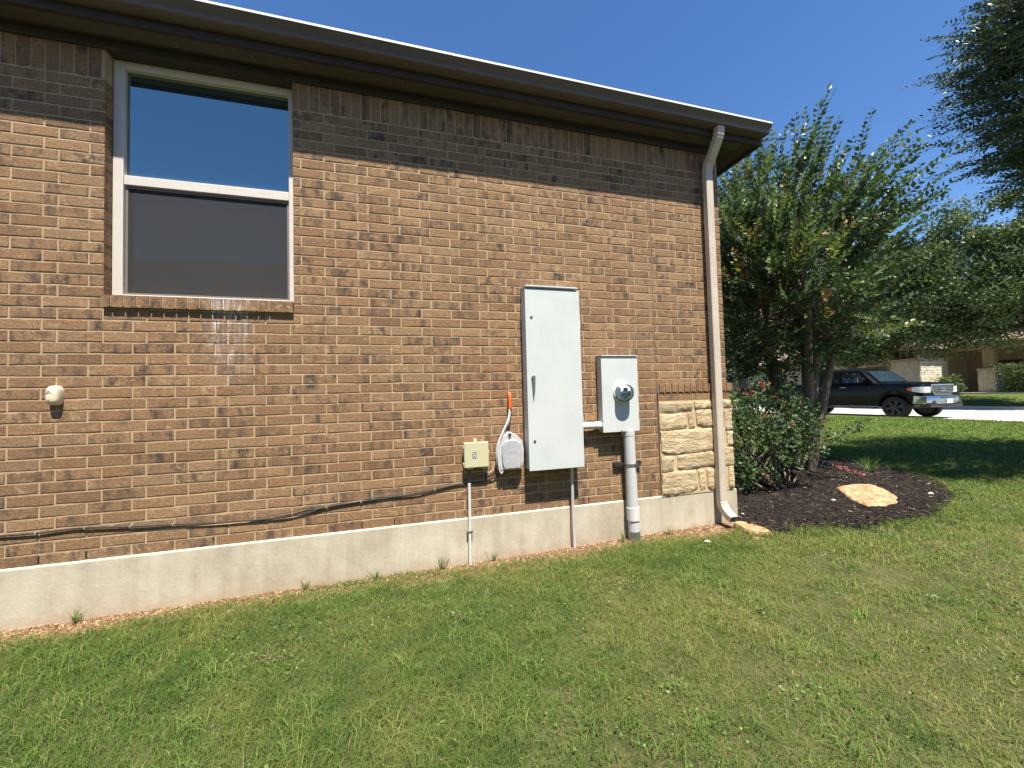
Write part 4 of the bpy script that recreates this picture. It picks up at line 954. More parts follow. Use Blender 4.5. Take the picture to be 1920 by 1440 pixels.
bp = MB(); prof = [(.15, .55), (.185, .58), (.19, .77), (.165, .825), (.03, .83), (.0, .55)]
ys = [-1.0, -.93, -.75, -.4, 0, .4, .75, .93, 1.0]; set_ = [-.30, -.14, -.05, -.01, 0, -.01, -.05, -.14, -.30]
for y, dx in zip(ys, set_): bp.v += [(x + dx, y, z) for x, z in prof]
for i in range(len(ys) - 1):
    for k in range(6): bp.f.append((i*6+k, i*6+(k+1) % 6, (i+1)*6+(k+1) % 6, (i+1)*6+k))
bp.f += [tuple(range(6)), tuple(range(48, 54))]
bum = bp.build('front_bumper', M['chrome'], tk, smooth=True)
MB().box((.150, -.40, .745), (.195, .40, .785)).build('bumper_intake', M['black'], bum)
for sg in (-1, 1): MB().box((.10, min(sg * .60, sg * .76), .55), (.150, max(sg * .60, sg * .76), .66)).build('fog_recess', M['black'], bum)
pl = MB().box((.192, -.16, .56), (.205, .15, .705)).build('licence_plate', M['white'], tk)
MB().box((.2055, -.11, .61), (.2075, .10, .655)).build('plate_print', M['greylid'], pl)
MB().box((-1.50, -.10, 1.40), (-1.485, -.02, 1.45)).build('inspection_sticker', M['white'], tk)
MB().box((-.20, -.86, .42), (.13, .86, .548)).build('valance', M['black'], tk, bevel=0.02)
MB().box((-5.80, -.95, .55), (-5.70, .95, .74)).build('rear_bumper', M['chrome'], tk, bevel=0.02)
for sg in (-1, 1): MB().box((-5.80, min(sg * .80, sg * .965), .92), (-5.74, max(sg * .80, sg * .965), 1.28)).build('tail_light', M['petal'], tk)

# ------------------------------------------------------------------ trees and plants
def ell_points(n, c, r_, lo=0.0, hi=1.0):
    d = unit(rng.normal(size=(n, 3))); t = rng.uniform(lo ** 3, hi ** 3, n) ** (1 / 3)
    return np.array(c) + d * t[:, None] * np.array(r_), d
def shoots(starts, dirs, length, step, leaf, width, up=0.3, taper=0.55, spread=1.0, curve=0.25):
    "leaves in pairs along straight-ish shoots -> pos, dir, size, shoot index"
    P, D, S, W_, I = [], [], [], [], []
    for i in range(len(starts)):
        L_ = length[i]; n = max(3, int(L_ / step)); d = dirs[i]; t = np.linspace(0.06, 1, n)
        bend = unit(rng.normal(size=3)) * curve
        pts = starts[i] + np.outer(t * L_, d) + np.outer((t ** 2) * L_, bend * 0.5)
        ax = unit(np.cross(d, rng.normal(size=3)))
        for k in range(n):
            ax = unit(ax + rng.normal(size=3) * 0.35); ax = unit(ax - d * ax.dot(d))
            for sgn in (-1, 1):
                P.append(pts[k]); D.append(ax * sgn * spread + d * 0.65 + np.array([0, 0, up])); s = leaf * (1 - taper * t[k] ** 1.5) * rng.uniform(0.75, 1.2)
                S.append(s); W_.append(s * width); I.append(i)
    return np.array(P), np.array(D), np.array(S), np.array(W_), np.array(I)
def limb(mb, a, b, r0, r1, n=6, wob=0.05, sides=8):
    a, b = Vector(a), Vector(b); L_ = (b - a).length; pts = []
    o1 = Vector((random.uniform(-1, 1), random.uniform(-1, 1), random.uniform(-.4, .4))) * wob * L_
    for i in range(n + 1):
        t = i / n; pts.append(a.lerp(b, t) + o1 * math.sin(math.pi * t) + Vector((random.uniform(-1, 1), random.uniform(-1, 1), 0)) * wob * 0.12 * L_ * (0 < t < 1))
    mb.tube(pts, [r0 + (r1 - r0) * i / n for i in range(n + 1)], sides)
    return pts

# crape myrtle at the corner of the house
cr = thing('crape_myrtle', 'green crape myrtle tree with several slender trunks beside house corner', 'tree', (8.4, 1.45, -0.37))
fork = []
TR = [((8.36, 1.45), (8.05, 1.75, 2.1)), ((8.42, 1.52), (8.30, 1.95, 2.4)), ((8.46, 1.40), (8.75, 1.40, 2.2)), ((8.40, 1.36), (8.25, 1.15, 2.3)), ((8.50, 1.44), (8.98, 1.30, 1.75)), ((8.48, 1.52), (9.05, 1.85, 2.0))]
for (bx, by), tip in TR:
    t = MB(); p_ = limb(t, (bx, by, -0.40), tip, 0.072, 0.050, 8, 0.03, 10); t.build('trunk', M['bark'], cr, smooth=True); fork.append(p_[-1])
br = MB(); tips = []
CC, CRr = np.array((8.28, 1.62, 2.9)), np.array((1.26, 1.26, 1.62))
for fk in fork:
    for k in range(5):
        a = random.uniform(0, 2 * math.pi); q, _ = ell_points(1, CC, CRr, 0.45, 0.8); q = q[0]
        if q[2] < fk.z: q[2] = fk.z + random.uniform(0.1, 0.9)
        pp = limb(br, fk, q, 0.034, 0.012, 5, 0.08, 6)
        tips += pp[2:]
        for z in pp[2:]:
            d = Vector(unit(rng.normal(size=3) + np.array([0, 0, .8]))); limb(br, z, z + d * random.uniform(.3, .7), 0.010, 0.004, 3, 0.06, 5)
tag(br.build('branches', M['bark'], cr), kind='stuff')
cen, _ = ell_points(105, CC, CRr, 0.38, 1.0); st = cen[rng.integers(0, 105, 1450)] + rng.normal(size=(1450, 3)) * np.array([.17, .17, .22]); dd = unit((st - CC) / CRr)
dirs = unit(dd * np.array([1, 1, .8]) + np.array([0.05, -.05, .62]) + rng.normal(size=dd.shape) * .28)
ln = rng.uniform(.30, .78, len(st)) * np.where(dd[:, 2] > -.1, 1.0, .75)
big = rng.random(len(st)) < .09; ln = np.where(big, rng.uniform(.7, 1.0, len(st)), ln)
P, D, S, W_, I = shoots(st, dirs, ln, 0.052, 0.098, 0.64, 0.25, 0.38)
sh_r = np.clip(rng.normal(.45, .2, len(st)), 0, .84); sh_r[rng.random(len(st)) < .035] = .93; sh_r[rng.random(len(st)) < .012] = .985
keep = P[:, 2] > 0.9
rn = np.clip(sh_r[I] + rng.normal(0, .07, len(I)), 0, 1)
V, F = leaves(P[keep], D[keep], S[keep], W_[keep], .35)
link('crown', np_mesh('crown', V, F, {'rnd': np.repeat(rn[keep], 4)}), M['crape_leaf'], cr)
tw = MB()
for i in range(0, len(st)):
    limb(tw, st[i] - dirs[i] * .15, st[i] + dirs[i] * ln[i] * .9, 0.006, 0.002, 2, 0.02, 4)
tag(tw.build('twigs', M['bark'], cr), kind='stuff')

# live oak whose boughs reach in from the right
ok = thing('live_oak', 'dark live oak boughs hanging into the sky at upper right', 'tree', (13.4, -0.9, -0.35))
t = MB(); tk_top = limb(t, (13.4, -0.9, -0.5), (13.0, -0.6, 2.6), 0.24, 0.17, 8, 0.03, 14)[-1]; t.build('trunk', M['bark_dark'], ok, smooth=True)
OC, OR_ = np.array((12.55, -1.1, 5.8)), np.array((2.8, 1.62, 2.3))
br = MB(); ends = []
for k in range(26):
    q, _ = ell_points(1, OC, OR_, 0.6, 0.9); pp = limb(br, tk_top, q[0], 0.075, 0.015, 6, 0.10, 7); ends += pp[2:]
tag(br.build('branches', M['bark_dark'], ok), kind='stuff')
st, dd = ell_points(2300, OC, OR_, 0.35, 0.97)
# boughs: bunch the shoots round a set of centres so sky shows between them
cen, _ = ell_points(90, OC, OR_, 0.30, 0.98)
st = cen[rng.integers(0, 90, 4600)] + rng.normal(size=(4600, 3)) * np.array([.34, .24, .22]); dd = unit((st - OC) / OR_)
dirs = unit(dd * np.array([1, 1, .3]) + np.array([-.15, .05, .08]) + rng.normal(size=dd.shape) * .3); ln = rng.uniform(.25, .6, len(st))
P, D, S, W_, I = shoots(st, dirs, ln, 0.042, 0.095, 0.40, 0.1, 0.35, 0.8)
V, F = leaves(P, D, S, W_, .3)
link('crown', np_mesh('crown', V, F, {'rnd': np.repeat(np.clip(rng.normal(.45, .22, len(I)), 0, 1), 4)}), M['oak_leaf'], ok)
tw = MB()
for i in range(0, len(st), 2): limb(tw, st[i] - dirs[i] * .25, st[i] + dirs[i] * ln[i] * .85, 0.007, 0.0025, 2, 0.02, 4)
tag(tw.build('twigs', M['bark_dark'], ok), kind='stuff')

def clump_tree(name, label, base, top, cc, rr_, trunk_r, mat, ncl, per, leaf, bark, sp=0.30, nl=9, group=None, zmin=None):
    T = thing(name, label, 'tree', base, group); t = MB()
    e = limb(t, (base[0], base[1], base[2] - .3), top, trunk_r, trunk_r * .72, 7, 0.03, 12)[-1]
    t.build('trunk', M[bark], T, smooth=True); br = MB(); cc, rr_ = np.array(cc), np.array(rr_)
    for k in range(nl):
        q, _ = ell_points(1, cc, rr_, .55, .85); limb(br, e, q[0], trunk_r * .34, trunk_r * .07, 6, .10, 7)
    tag(br.build('branches', M[bark], T), kind='stuff')
    cen, cd_ = ell_points(ncl, cc, rr_, .42, 1.0)
    if zmin is not None: cen[:, 2] = np.maximum(cen[:, 2], zmin)
    s = sp * rr_.mean() * rng.uniform(.6, 1.25, ncl)
    ci = np.repeat(np.arange(ncl), per); q = rng.normal(size=(ncl * per, 3)); q = unit(q) * (rng.random(ncl * per) ** .45)[:, None]
    P = cen[ci] + q * s[ci][:, None] * np.array([1, 1, .72])
    if zmin is not None: P = P[P[:, 2] > zmin - .4]
    D = unit(rng.normal(size=P.shape) + np.array([0, 0, .2])); S = leaf * rng.uniform(.6, 1.25, len(P))
    V, F = leaves(P, D, S, S * .62, .3)
    rn = np.clip(rng.normal(.42, .2, len(P)) , 0, 1)
    link('crown', np_mesh('crown', V, F, {'rnd': np.repeat(rn, 4)}), M[mat], T)
    return T
clump_tree('street_oak', 'dark leafy tree with forked trunk behind the rose bush on near verge', (19.3, 12.9, -0.26), (19.4, 12.95, 2.3), (19.6, 13.6, 5.1), (3.4, 3.4, 3.2), 0.27, 'oak_leaf', 90, 300, .14, 'bark_dark', .28, 12, zmin=1.9)
clump_tree('yard_tree', 'leafy tree with forked trunk standing behind the black truck', (33.6, 16.9, -0.1), (33.7, 16.9, 3.3), (33.2, 16.4, 6.2), (2.6, 5.2, 3.7), 0.30, 'far_leaf', 170, 380, .17, 'bark_dark', .26, 12, zmin=2.8)
clump_tree('yard_tree', 'leafy tree at far right above the porch of the street house', (33.4, 8.0, -0.1), (33.4, 8.1, 3.6), (33.2, 10.2, 6.9), (2.8, 5.2, 4.2), 0.30, 'far_leaf', 190, 380, .17, 'bark_dark', .26, 12, zmin=2.9)
clump_tree('background_tree', 'tree rising over the roof of the street house, right of crape myrtle', (52, 22, 0.2), (52, 22, 4), (52, 22, 8.5), (6.5, 7, 5), 0.35, 'far_leaf', 90, 260, .30, 'bark_dark', .28, 8, 'trees behind the far houses')
clump_tree('background_tree', 'tree behind the far house, left of crape myrtle trunks', (54, 40, 0.2), (54, 40, 4), (54, 40, 8), (7, 8, 5.5), 0.35, 'far_leaf', 90, 260, .30, 'bark_dark', .28, 8, 'trees behind the far houses')
clump_tree('background_tree', 'tree behind the street house porch at right edge', (55, 10, 0.2), (55, 10, 4), (55, 10, 8.5), (7, 7, 5), 0.35, 'far_leaf', 90, 260, .30, 'bark_dark', .28, 8, 'trees behind the far houses')
clump_tree('small_tree', 'small bright green tree in front of the far house window', (36.5, 28.6, 0.1), (36.5, 28.6, 1.8), (36.5, 28.6, 3.2), (1.5, 1.6, 1.5), 0.09, 'light_leaf', 40, 100, .13, 'bark_dark', .30, 6)
def shrub(name, label, c, r_, mat, n, leaf, cat='shrub', boxy=False):
    T = thing(name, label, cat, (c[0], c[1], c[2] - r_[2]))
    if boxy: P = np.array(c) + rng.uniform(-1, 1, (n, 3)) ** 1 * np.array(r_) * (1 + rng.normal(0, .04, (n, 3)))
    else:
        cen, _ = ell_points(24, c, r_, .3, .9); P = cen[rng.integers(0, 24, n)] + rng.normal(size=(n, 3)) * np.array(r_) * .17
    P[:, 2] = np.maximum(P[:, 2], c[2] - r_[2]); D = unit(rng.normal(size=(n, 3)) + np.array([0, 0, .4])); S = leaf * rng.uniform(.6, 1.2, n)
    V, F = leaves(P, D, S, S * .6, .3)
    link('foliage', np_mesh('foliage', V, F, {'rnd': np.repeat(np.clip(rng.normal(.45, .22, n), 0, 1), 4)}), M[mat], T)
    s = MB()
    for k in range(6): limb(s, (c[0] + random.uniform(-.1, .1), c[1] + random.uniform(-.1, .1), c[2] - r_[2] - .15), (c[0] + random.uniform(-.5, .5) * r_[0], c[1] + random.uniform(-.5, .5) * r_[1], c[2] + .3 * r_[2]), .03, .01, 3, .05, 5)
    s.build('stems', M['bark_dark'], T); return T
shrub('hedge', 'clipped dark green hedge beside the porch pillar at right edge', (38.0, 10.2, 1.25), (.7, 1.35, .95), 'far_leaf', 9000, .10, 'hedge', True)
shrub('flowering_shrub', 'loose green shrub in front of the lit stone pier', (36.9, 13.5, 0.95), (.8, .75, .75), 'far_leaf', 2600, .12)
shrub('low_shrub', 'yellow green low shrub below the far house window', (38.6, 29.4, 0.95), (.9, 1.5, .6), 'light_leaf', 3000, .14)
shrub('low_shrub', 'darker round shrub right of the yellow green one', (38.8, 27.3, 1.05), (.9, .9, .7), 'far_leaf', 2600, .13)

# rose bush
rb = thing('rose_bush', 'red flowering rose bush growing beside the house corner', 'rose bush', (7.0, 0.85, -0.36))
stm = MB(); heads = []
RC = np.array((7.02, 0.95, 0.42)); RR = np.array((.88, .80, .56))
lobes = np.array([(6.45, .95, .55, .42, .5), (6.75, .75, .25, .42, .45), (7.15, .95, .60, .50, .48), (7.60, 1.0, .62, .36, .30), (7.15, .65, .38, .36, .34), (6.35, .80, .02, .34, .30), (6.75, 1.3, .65, .45, .45), (7.4, 1.35, .65, .45, .4), (6.2, 1.15, .30, .34, .5)])
for bx, by in ((6.67, .91), (6.91, .97), (6.98, .64), (7.22, .78), (7.10, 1.05), (6.5, 1.0)):
    for k in range(5):
        lb = lobes[random.randrange(len(lobes))]
        e_ = (lb[0] + random.uniform(-.25, .25), lb[1] + random.uniform(-.25, .25), lb[2] + random.uniform(-.1, .35))
        limb(stm, (bx + random.uniform(-.04, .04), by + random.uniform(-.04, .04), -.40), e_, .014, .006, 6, .12, 6)
stm.build('stems', M['stem'], rb, smooth=True)
NL = 2500; li = rng.integers(0, len(lobes), NL); u_ = unit(rng.normal(size=(NL, 3))) * (rng.uniform(.30, 1.0, NL) ** .6)[:, None]
cp = lobes[li, :3] + u_ * np.stack([lobes[li, 3], lobes[li, 3], lobes[li, 4]], 1); cp = cp[cp[:, 2] > -.30]
spray = np.array([(7.75 + .42 * t + random.gauss(0, .03), .62 - .16 * t + random.gauss(0, .03), .30 + .18 * math.sin(t * 2) + random.gauss(0, .03)) for t in np.linspace(0, 1, 26)])
cp = np.concatenate([cp, spray])
out = unit(cp - RC + rng.normal(size=cp.shape) * .35 + np.array([0, 0, .15])); PP, DD, SS, RN = [], [], [], []
for i in range(len(cp)):
    ax = unit(np.cross(out[i], rng.normal(size=3))); rr0 = float(np.clip(rng.normal(.48, .24), 0, 1))
    for k, (t, sg) in enumerate(((.03, 1), (.03, -1), (.06, 1), (.06, -1), (.085, 0))):
        PP.append(cp[i] + out[i] * t); DD.append(out[i] * (.5 if sg else 1) + ax * sg); SS.append(rng.uniform(.034, .052)); RN.append(np.clip(rr0 + rng.normal(0, .05), 0, 1))
PP, DD, SS = np.array(PP), np.array(DD), np.array(SS); V, F = leaves(PP, DD, SS, SS * .68, .25)
link('foliage', np_mesh('foliage', V, F, {'rnd': np.repeat(np.array(RN), 4)}), M['rose_leaf'], rb)
limb_ = MB(); limb(limb_, (7.35, .80, .15), (7.80, .60, .34), .009, .005, 5, .08, 5); limb(limb_, (7.80, .60, .34), (8.15, .47, .45), .005, .003, 4, .05, 5); limb_.build('long_cane', M['stem'], rb)
def rose(c, s):
    r2 = np.random.default_rng(int(c[0] * 1e4)); n = 26; d = unit(r2.normal(size=(n, 3)) + np.array([0, 0, .25])); P = np.array(c) + d * s * .25
    V, F = leaves(P, d + r2.normal(size=(n, 3)) * .4, s * r2.uniform(.6, 1, n), s * r2.uniform(.6, 1, n), .5)
    link('flower', np_mesh('flower', V, F, {'rnd': np.repeat(r2.uniform(0, 1, n), 4)}), M['petal'], rb)
for c in ((6.33, 1.02, 1.12), (6.27, 1.0, .93), (6.42, .95, .82), (6.75, 1.05, 1.02), (6.82, 1.0, .95), (6.95, 1.02, .97), (7.05, .95, 1.08), (7.10, .98, 1.01), (7.32, 1.0, .90), (7.40, 1.0, .86), (7.80, 1.0, .82), (6.86, .72, .66), (6.55, 1.05, .92), (7.62, 1.02, .72)):
    rose(c, random.uniform(.030, .046))
cn = MB()
for a_, b_ in (((6.40, 1.0, .80), (6.33, 1.02, 1.12)), ((7.05, .98, .85), (7.06, .96, 1.08)), ((7.70, 1.05, .6), (7.80, 1.0, .82)), ((6.75, 1.1, .85), (6.75, 1.05, 1.02)), ((7.32, 1.05, .7), (7.34, 1.0, .9))): limb(cn, a_, b_, .006, .003, 4, .05, 5)
cn.build('flower_canes', M['stem'], rb)

# ------------------------------------------------------------------ mulch bed and what lies on it
BED = [(5.45, -0.22), (5.62, -0.44), (5.95, -0.46), (6.48, -.57), (7.04, -.57), (7.67, -.53), (8.33, -.30), (8.80, -.05), (9.40, .48), (9.93, 1.29), (10.0, 2.0), (9.7, 3.0), (8.6, 3.8), (6.9, 3.9), (5.57, 3.6), (5.57, 1.8), (5.57, .1)]
bc = np.array((7.5, 1.2)); pts = []
for a_, b_ in zip(BED, BED[1:] + BED[:1]):
    n = max(2, int(math.dist(a_, b_) / .12))
    for t in range(n): pts.append((a_[0] + (b_[0]-a_[0])*t/n + random.uniform(-.03, .03), a_[1] + (b_[1]-a_[1])*t/n + random.uniform(-.03, .03)))
pts = np.array(pts); n = len(pts)
def bed_z(x, y, s): return gz(x, y) + .004 + .05 * (1 - (1 - s) ** 2) 
rings = [0, .03, .07, .13, .22, .35, .5, .7, .9]; V = []
for s in rings:
    q = pts + (bc - pts) * s; zz = bed_z(q[:, 0], q[:, 1], min(1, s * 6)) + (rng.uniform(-.008, .008, n) if s > 0 else -.01); V.append(np.column_stack([q, zz]))
V = np.concatenate(V); i = np.arange(n); F = np.concatenate([np.stack([r_*n+i, r_*n+(i+1) % n, (r_+1)*n+(i+1) % n, (r_+1)*n+i], 1) for r_ in range(len(rings)-1)])
tag(link('mulch_bed', np_mesh('mulch_bed', V, F), M['mulch']), kind='structure')
def chips(name, label, x, y, z, ln, wd, mat, kind='stuff'):
    n = len(x); a = rng.uniform(0, 2 * np.pi, n); el = rng.normal(0, .22, n)
    d = np.stack([np.cos(a) * np.cos(el), np.sin(a) * np.cos(el), np.sin(el)], 1); s = np.stack([-np.sin(a), np.cos(a), rng.normal(0, .4, n)], 1)
    c = np.stack([x, y, z], 1); L_ = ln[:, None]; W = wd[:, None]; up_ = np.array([0, 0, 1.0]) * W * .6
    V = np.stack([c - d*L_/2 - s*W/2, c + d*L_/2 - s*W/2, c + d*L_/2 + s*W/2, c - d*L_/2 + s*W/2, c - d*L_*.4 + up_, c + d*L_*.4 + up_], 1).reshape(-1, 3)
    i = (np.arange(n) * 6)[:, None]; F = np.concatenate([i + np.array([t]) for t in ((0, 1, 5), (0, 5, 4), (2, 3, 4), (2, 4, 5), (1, 2, 5), (3, 0, 4))])
    o = link(name, np_mesh(name, V, F, {'rnd': np.repeat(rng.random(n) ** 1.2, 6)}), M[mat]); tag(o, label, None, None, kind); return o
FLAG = [(7.56, .41), (7.88, .45), (8.12, .38), (7.98, .15), (7.74, -.11), (7.45, -.27), (7.22, -.30), (7.06, -.25), (7.15, -.04)]
N = 26000; x = rng.uniform(5.4, 10, N); y = rng.uniform(-.62, 3.2, N); k = in_poly(x, y, BED) & ~in_poly(x, y, FLAG) & ((y < 1.2) | (rng.random(N) < .45)); x, y = x[k], y[k]
xo, yo = rng.uniform(5.5, 9.6, 2600), rng.uniform(-.95, .9, 2600); ko = ~in_poly(xo, yo, BED) & in_poly(7.3 + (xo - 7.3) * .91, .6 + (yo - .6) * .86, BED); x, y = np.concatenate([x, xo[ko]]), np.concatenate([y, yo[ko]])
chips('mulch_chips', 'dark shredded bark mulch lying in the corner bed', x, y, gz(x, y) + np.where(in_poly(x, y, BED), .055, .012) + rng.uniform(-.012, .012, len(x)), rng.uniform(.02, .075, len(x)), rng.uniform(.004, .011, len(x)), 'mulch_chip')
def wall_edge(x): return -.115 - .05 * np.sin(x * 2.1 + .6) - .035 * np.sin(x * 5.3) - .15 * np.clip((x - 3.9) / .9, 0, 1) + .07 * np.exp(-((x - 2.25) / .5) ** 2)
N = 8000; x = rng.uniform(-1.2, 5.75, N); y = -.015 - np.abs(rng.normal(0, .09, N)) * (1 + .6 * (x > 4.0)); k = (y > -.62) & ~((x > 5.35) & (y > -.1)); x, y = x[k], y[k]
chips('leaf_litter', 'dry leaf litter and gravel along the foot of the foundation', x, y, gz(x, y) + .003, rng.uniform(.006, .022, len(x)) * (1 + .5 * (x > 4.2)), rng.uniform(.003, .008, len(x)), 'litter')

def slab(poly, z0, th, name, mat, label, cat, seed, tilt=(0, 0)):
    rr0 = random.Random(seed); q = []
    for a_, b_ in zip(poly, poly[1:] + poly[:1]):
        m_ = max(1, int(math.dist(a_, b_) / .05))
        for t in range(m_): q.append((a_[0]+(b_[0]-a_[0])*t/m_ + rr0.uniform(-.010, .010), a_[1]+(b_[1]-a_[1])*t/m_ + rr0.uniform(-.010, .010)))
    cx = sum(p_[0] for p_ in q)/len(q); cy = sum(p_[1] for p_ in q)/len(q); n = len(q); v = []
    for ins, dz in ((0, 0), (-.02, th * .5), (.02, th * .92), (.12, th), (.35, th * 1.06), (.7, th * 1.02)):
        v += [(p_[0]+(cx-p_[0])*ins, p_[1]+(cy-p_[1])*ins, z0 + dz + tilt[0]*(p_[0]-cx) + tilt[1]*(p_[1]-cy) + (rr0.uniform(-.008, .008) if ins > .05 else 0)) for p_ in q]
    f = [(r_*n+i, r_*n+(i+1) % n, (r_+1)*n+(i+1) % n, (r_+1)*n+i) for r_ in range(5) for i in range(n)] + [tuple(range(5*n, 6*n)), tuple(range(n))[::-1]]
    return tag(MB().add(v, f).build(name, M[mat], None), label, cat)
def flag_mat():
    q = NT('flagstone_speckled'); p = q.pos(); vo = q.n("ShaderNodeTexVoronoi"); q.l(p, vo.inputs['Vector']); vo.inputs['Scale'].default_value = 15
    a = q.noise(p, 11, 6, .6); f = q.math('ADD', q.math('MULTIPLY', a, .7), q.math('MULTIPLY', vo.outputs['Distance'], .55))
    q.col(q.ramp(f, [(.35, (.52, .385, .235)), (.55, (.44, .29, .155)), (.75, (.32, .19, .09))])); q.b.inputs['Roughness'].default_value = .9; q.bump(q.noise(p, 30, 6, .7), .6, .02); return q.m
M['flag'] = flag_mat()
slab(FLAG, -.288, .035, 'flagstone', 'flag', 'flat tan flagstone lying on the dark mulch', 'stone', 4)
rk = slab([(5.34, -.19), (5.42, -.13), (5.50, -.15), (5.57, -.30), (5.55, -.38), (5.45, -.40), (5.36, -.34)], -.350, .060, 'rock', 'flag', 'tan broken rock on the soil below the downspout outlet', 'rock', 9, (-.08, .10))
slab([(5.33, -.39), (5.40, -.41), (5.42, -.44), (5.34, -.455)], -.37, .03, 'rock_chip', 'flag', 'small flat chip leaning in front of the tan rock', 'rock', 12)
M['pebble'] = plain('pale_pebble', (.52, .49, .44), .8, .2, 40, .3)
def pebble(c, s, label):
    v = [tuple(np.array(c) + unit(np.array(d_, float)) * s * random.uniform(.7, 1.1) * np.array((1, .8, .6))) for d_ in ((1,0,0),(-1,0,0),(0,1,0),(0,-1,0),(0,0,1),(0,0,-1),(1,1,.6),(-1,1,.5),(-1,-1,.6),(1,-1,.6))]
    bm = bmesh.new(); [bm.verts.new(q) for q in v]; bmesh.ops.convex_hull(bm, input=bm.verts); me = bpy.data.meshes.new('pebble'); bm.to_mesh(me); bm.free()
    tag(link('pebble', me, M['pebble']), label, 'pebble', 'pale pebbles on the ground')
pebble((8.25, -.16, -.27), .036, 'white pebble on mulch right of the flagstone'); pebble((4.86, -.36, -.33), .032, 'pale pebble in grass left of the tan rock')
pebble((6.95, .02, -.265), .028, 'small pale pebble left of the flagstone'); pebble((5.62, -.02, -.265), .016, 'tiny pale pebble on mulch by downspout outlet')

# ornamental grass tuft and a fallen flower stalk in the bed
def tuft(name, label, c, n, h, spread, mat, cat, group=None, rmean=.4, wd=.006):
    T = thing(name, label, cat, c, group); a = rng.uniform(0, 2*np.pi, n); le = rng.uniform(.15, 1, n) * spread; hh = h * rng.uniform(.55, 1.1, n)
    b0 = np.array(c) + np.stack([np.cos(a), np.sin(a), 0*a], 1) * (.02 * rng.random(n))[:, None]; d = np.stack([np.cos(a), np.sin(a), 0*a], 1); s = np.stack([-np.sin(a), np.cos(a), 0*a], 1)
    V = []
    for t, w_ in ((0, 1), (.35, .9), (.7, .6), (1, .05)):
        p_ = b0 + d * (le * t ** 1.6)[:, None] + np.array([0, 0, 1]) * (hh * (t - .28 * t ** 3 * (le / spread)))[:, None]; V += [p_ - s * wd * w_ / 2, p_ + s * wd * w_ / 2]
    V = np.stack(V, 1).reshape(-1, 3); i = (np.arange(n) * 8)[:, None]
    F = np.concatenate([i + np.array([[2*k, 2*k+1, 2*k+3, 2*k+2]]) for k in range(3)])
    link('blades', np_mesh('blades', V, F, {'rnd': np.repeat(np.clip(rng.normal(rmean, .2, n), 0, 1), 8)}), M[mat], T)
    MB().lathe([(.012, -.02), (.010, .015)], c, 'z', 8).build('crown_base', M['stem'], T); return T
tuft('ornamental_grass', 'thin grassy tuft in shade at back of the mulch bed', (9.05, .95, -.33), 70, .34, .30, 'weed', 'plant', rmean=.2)
fs = thing('flower_stalk', 'fallen stalk with pink blossoms lying across the mulch', 'flower', (8.9, 1.2, -.30))
limb(q := MB(), (9.15, 1.75, -.22), (8.62, .72, -.285), .008, .004, 8, .03, 6); q.build('stalk', M['petal'] if False else M['stem'], fs)
for k in range(26):
    t = .35 + .65 * k / 26; c = np.array((9.15, 1.75, -.22)) * (1 - t) + np.array((8.62, .72, -.275)) * t + rng.normal(size=3) * np.array([.03, .03, .01])
    d = unit(rng.normal(size=(5, 3)) + np.array([0, 0, .5])); V, F = leaves(np.repeat(c[None], 5, 0), d, np.full(5, .028), np.full(5, .016), .3)
    link('blossom', np_mesh('blossom', V, F, {'rnd': np.repeat(rng.uniform(.3, 1, 5), 4)}), M['petal'], fs)

# weeds
def broad_weed(label, x, y, n, s, h):
    c = np.array((x, y, float(gz(x, y)))); T = thing('broadleaf_weed', label, 'weed', tuple(c), 'broadleaf weeds in the lawn'); a = rng.uniform(0, 2*np.pi, n); r_ = s * rng.uniform(.2, 1, n)
    P = c + np.stack([np.cos(a) * r_, np.sin(a) * r_, h * rng.uniform(.4, 1, n)], 1); D = np.stack([np.cos(a), np.sin(a), rng.uniform(-.1, .8, n)], 1)
    S = rng.uniform(.014, .028, n); V, F = leaves(P, D, S, S * .6, .2); link('leaves', np_mesh('leaves', V, F, {'rnd': np.repeat(rng.uniform(.2, 1, n), 4)}), M['weed'], T)
    st_ = MB()
    for k in range(0, n, 2): st_.tube([tuple(c), tuple((c + P[k]) / 2 + np.array([0, 0, .01])), tuple(P[k])], .0015, 4)
    st_.build('stems', M['stem'], T)
broad_weed('bright yellow green weed in lawn below the telephone box', 2.60, -.83, 30, .06, .045)
broad_weed('pale weed with few leaves in lawn below window', 1.21, -.57, 7, .04, .04)
broad_weed('low sprawling weed in lawn left of the bright one', 1.56, -.84, 22, .11, .030)
broad_weed('tiny weed in the drier lawn at bottom right of centre', 3.45, -1.70, 7, .025, .04)
for i_, (x, lab, hh) in enumerate(((.22, 'leafy grass weed against foundation at far left', .10), (2.55, 'thin dry weed against foundation left of the white pipe', .15), (2.98, 'thin weed against foundation right of the white pipe', .11), (4.68, 'small grass weed at foundation right of the meter pipe', .10), (1.55, 'short weed against foundation below the window', .07), (2.05, 'short weed against foundation right of the window', .08), (4.18, 'grass weed at the foot of the thick meter pipe', .12))):
    tuft('foundation_weed', lab, (x, -.045 - (.05 if x > 4 else 0), float(gz(x, -.05)) + .004), 22, hh, .09, 'grass', 'weed', 'weeds along the foundation', .35, .004)

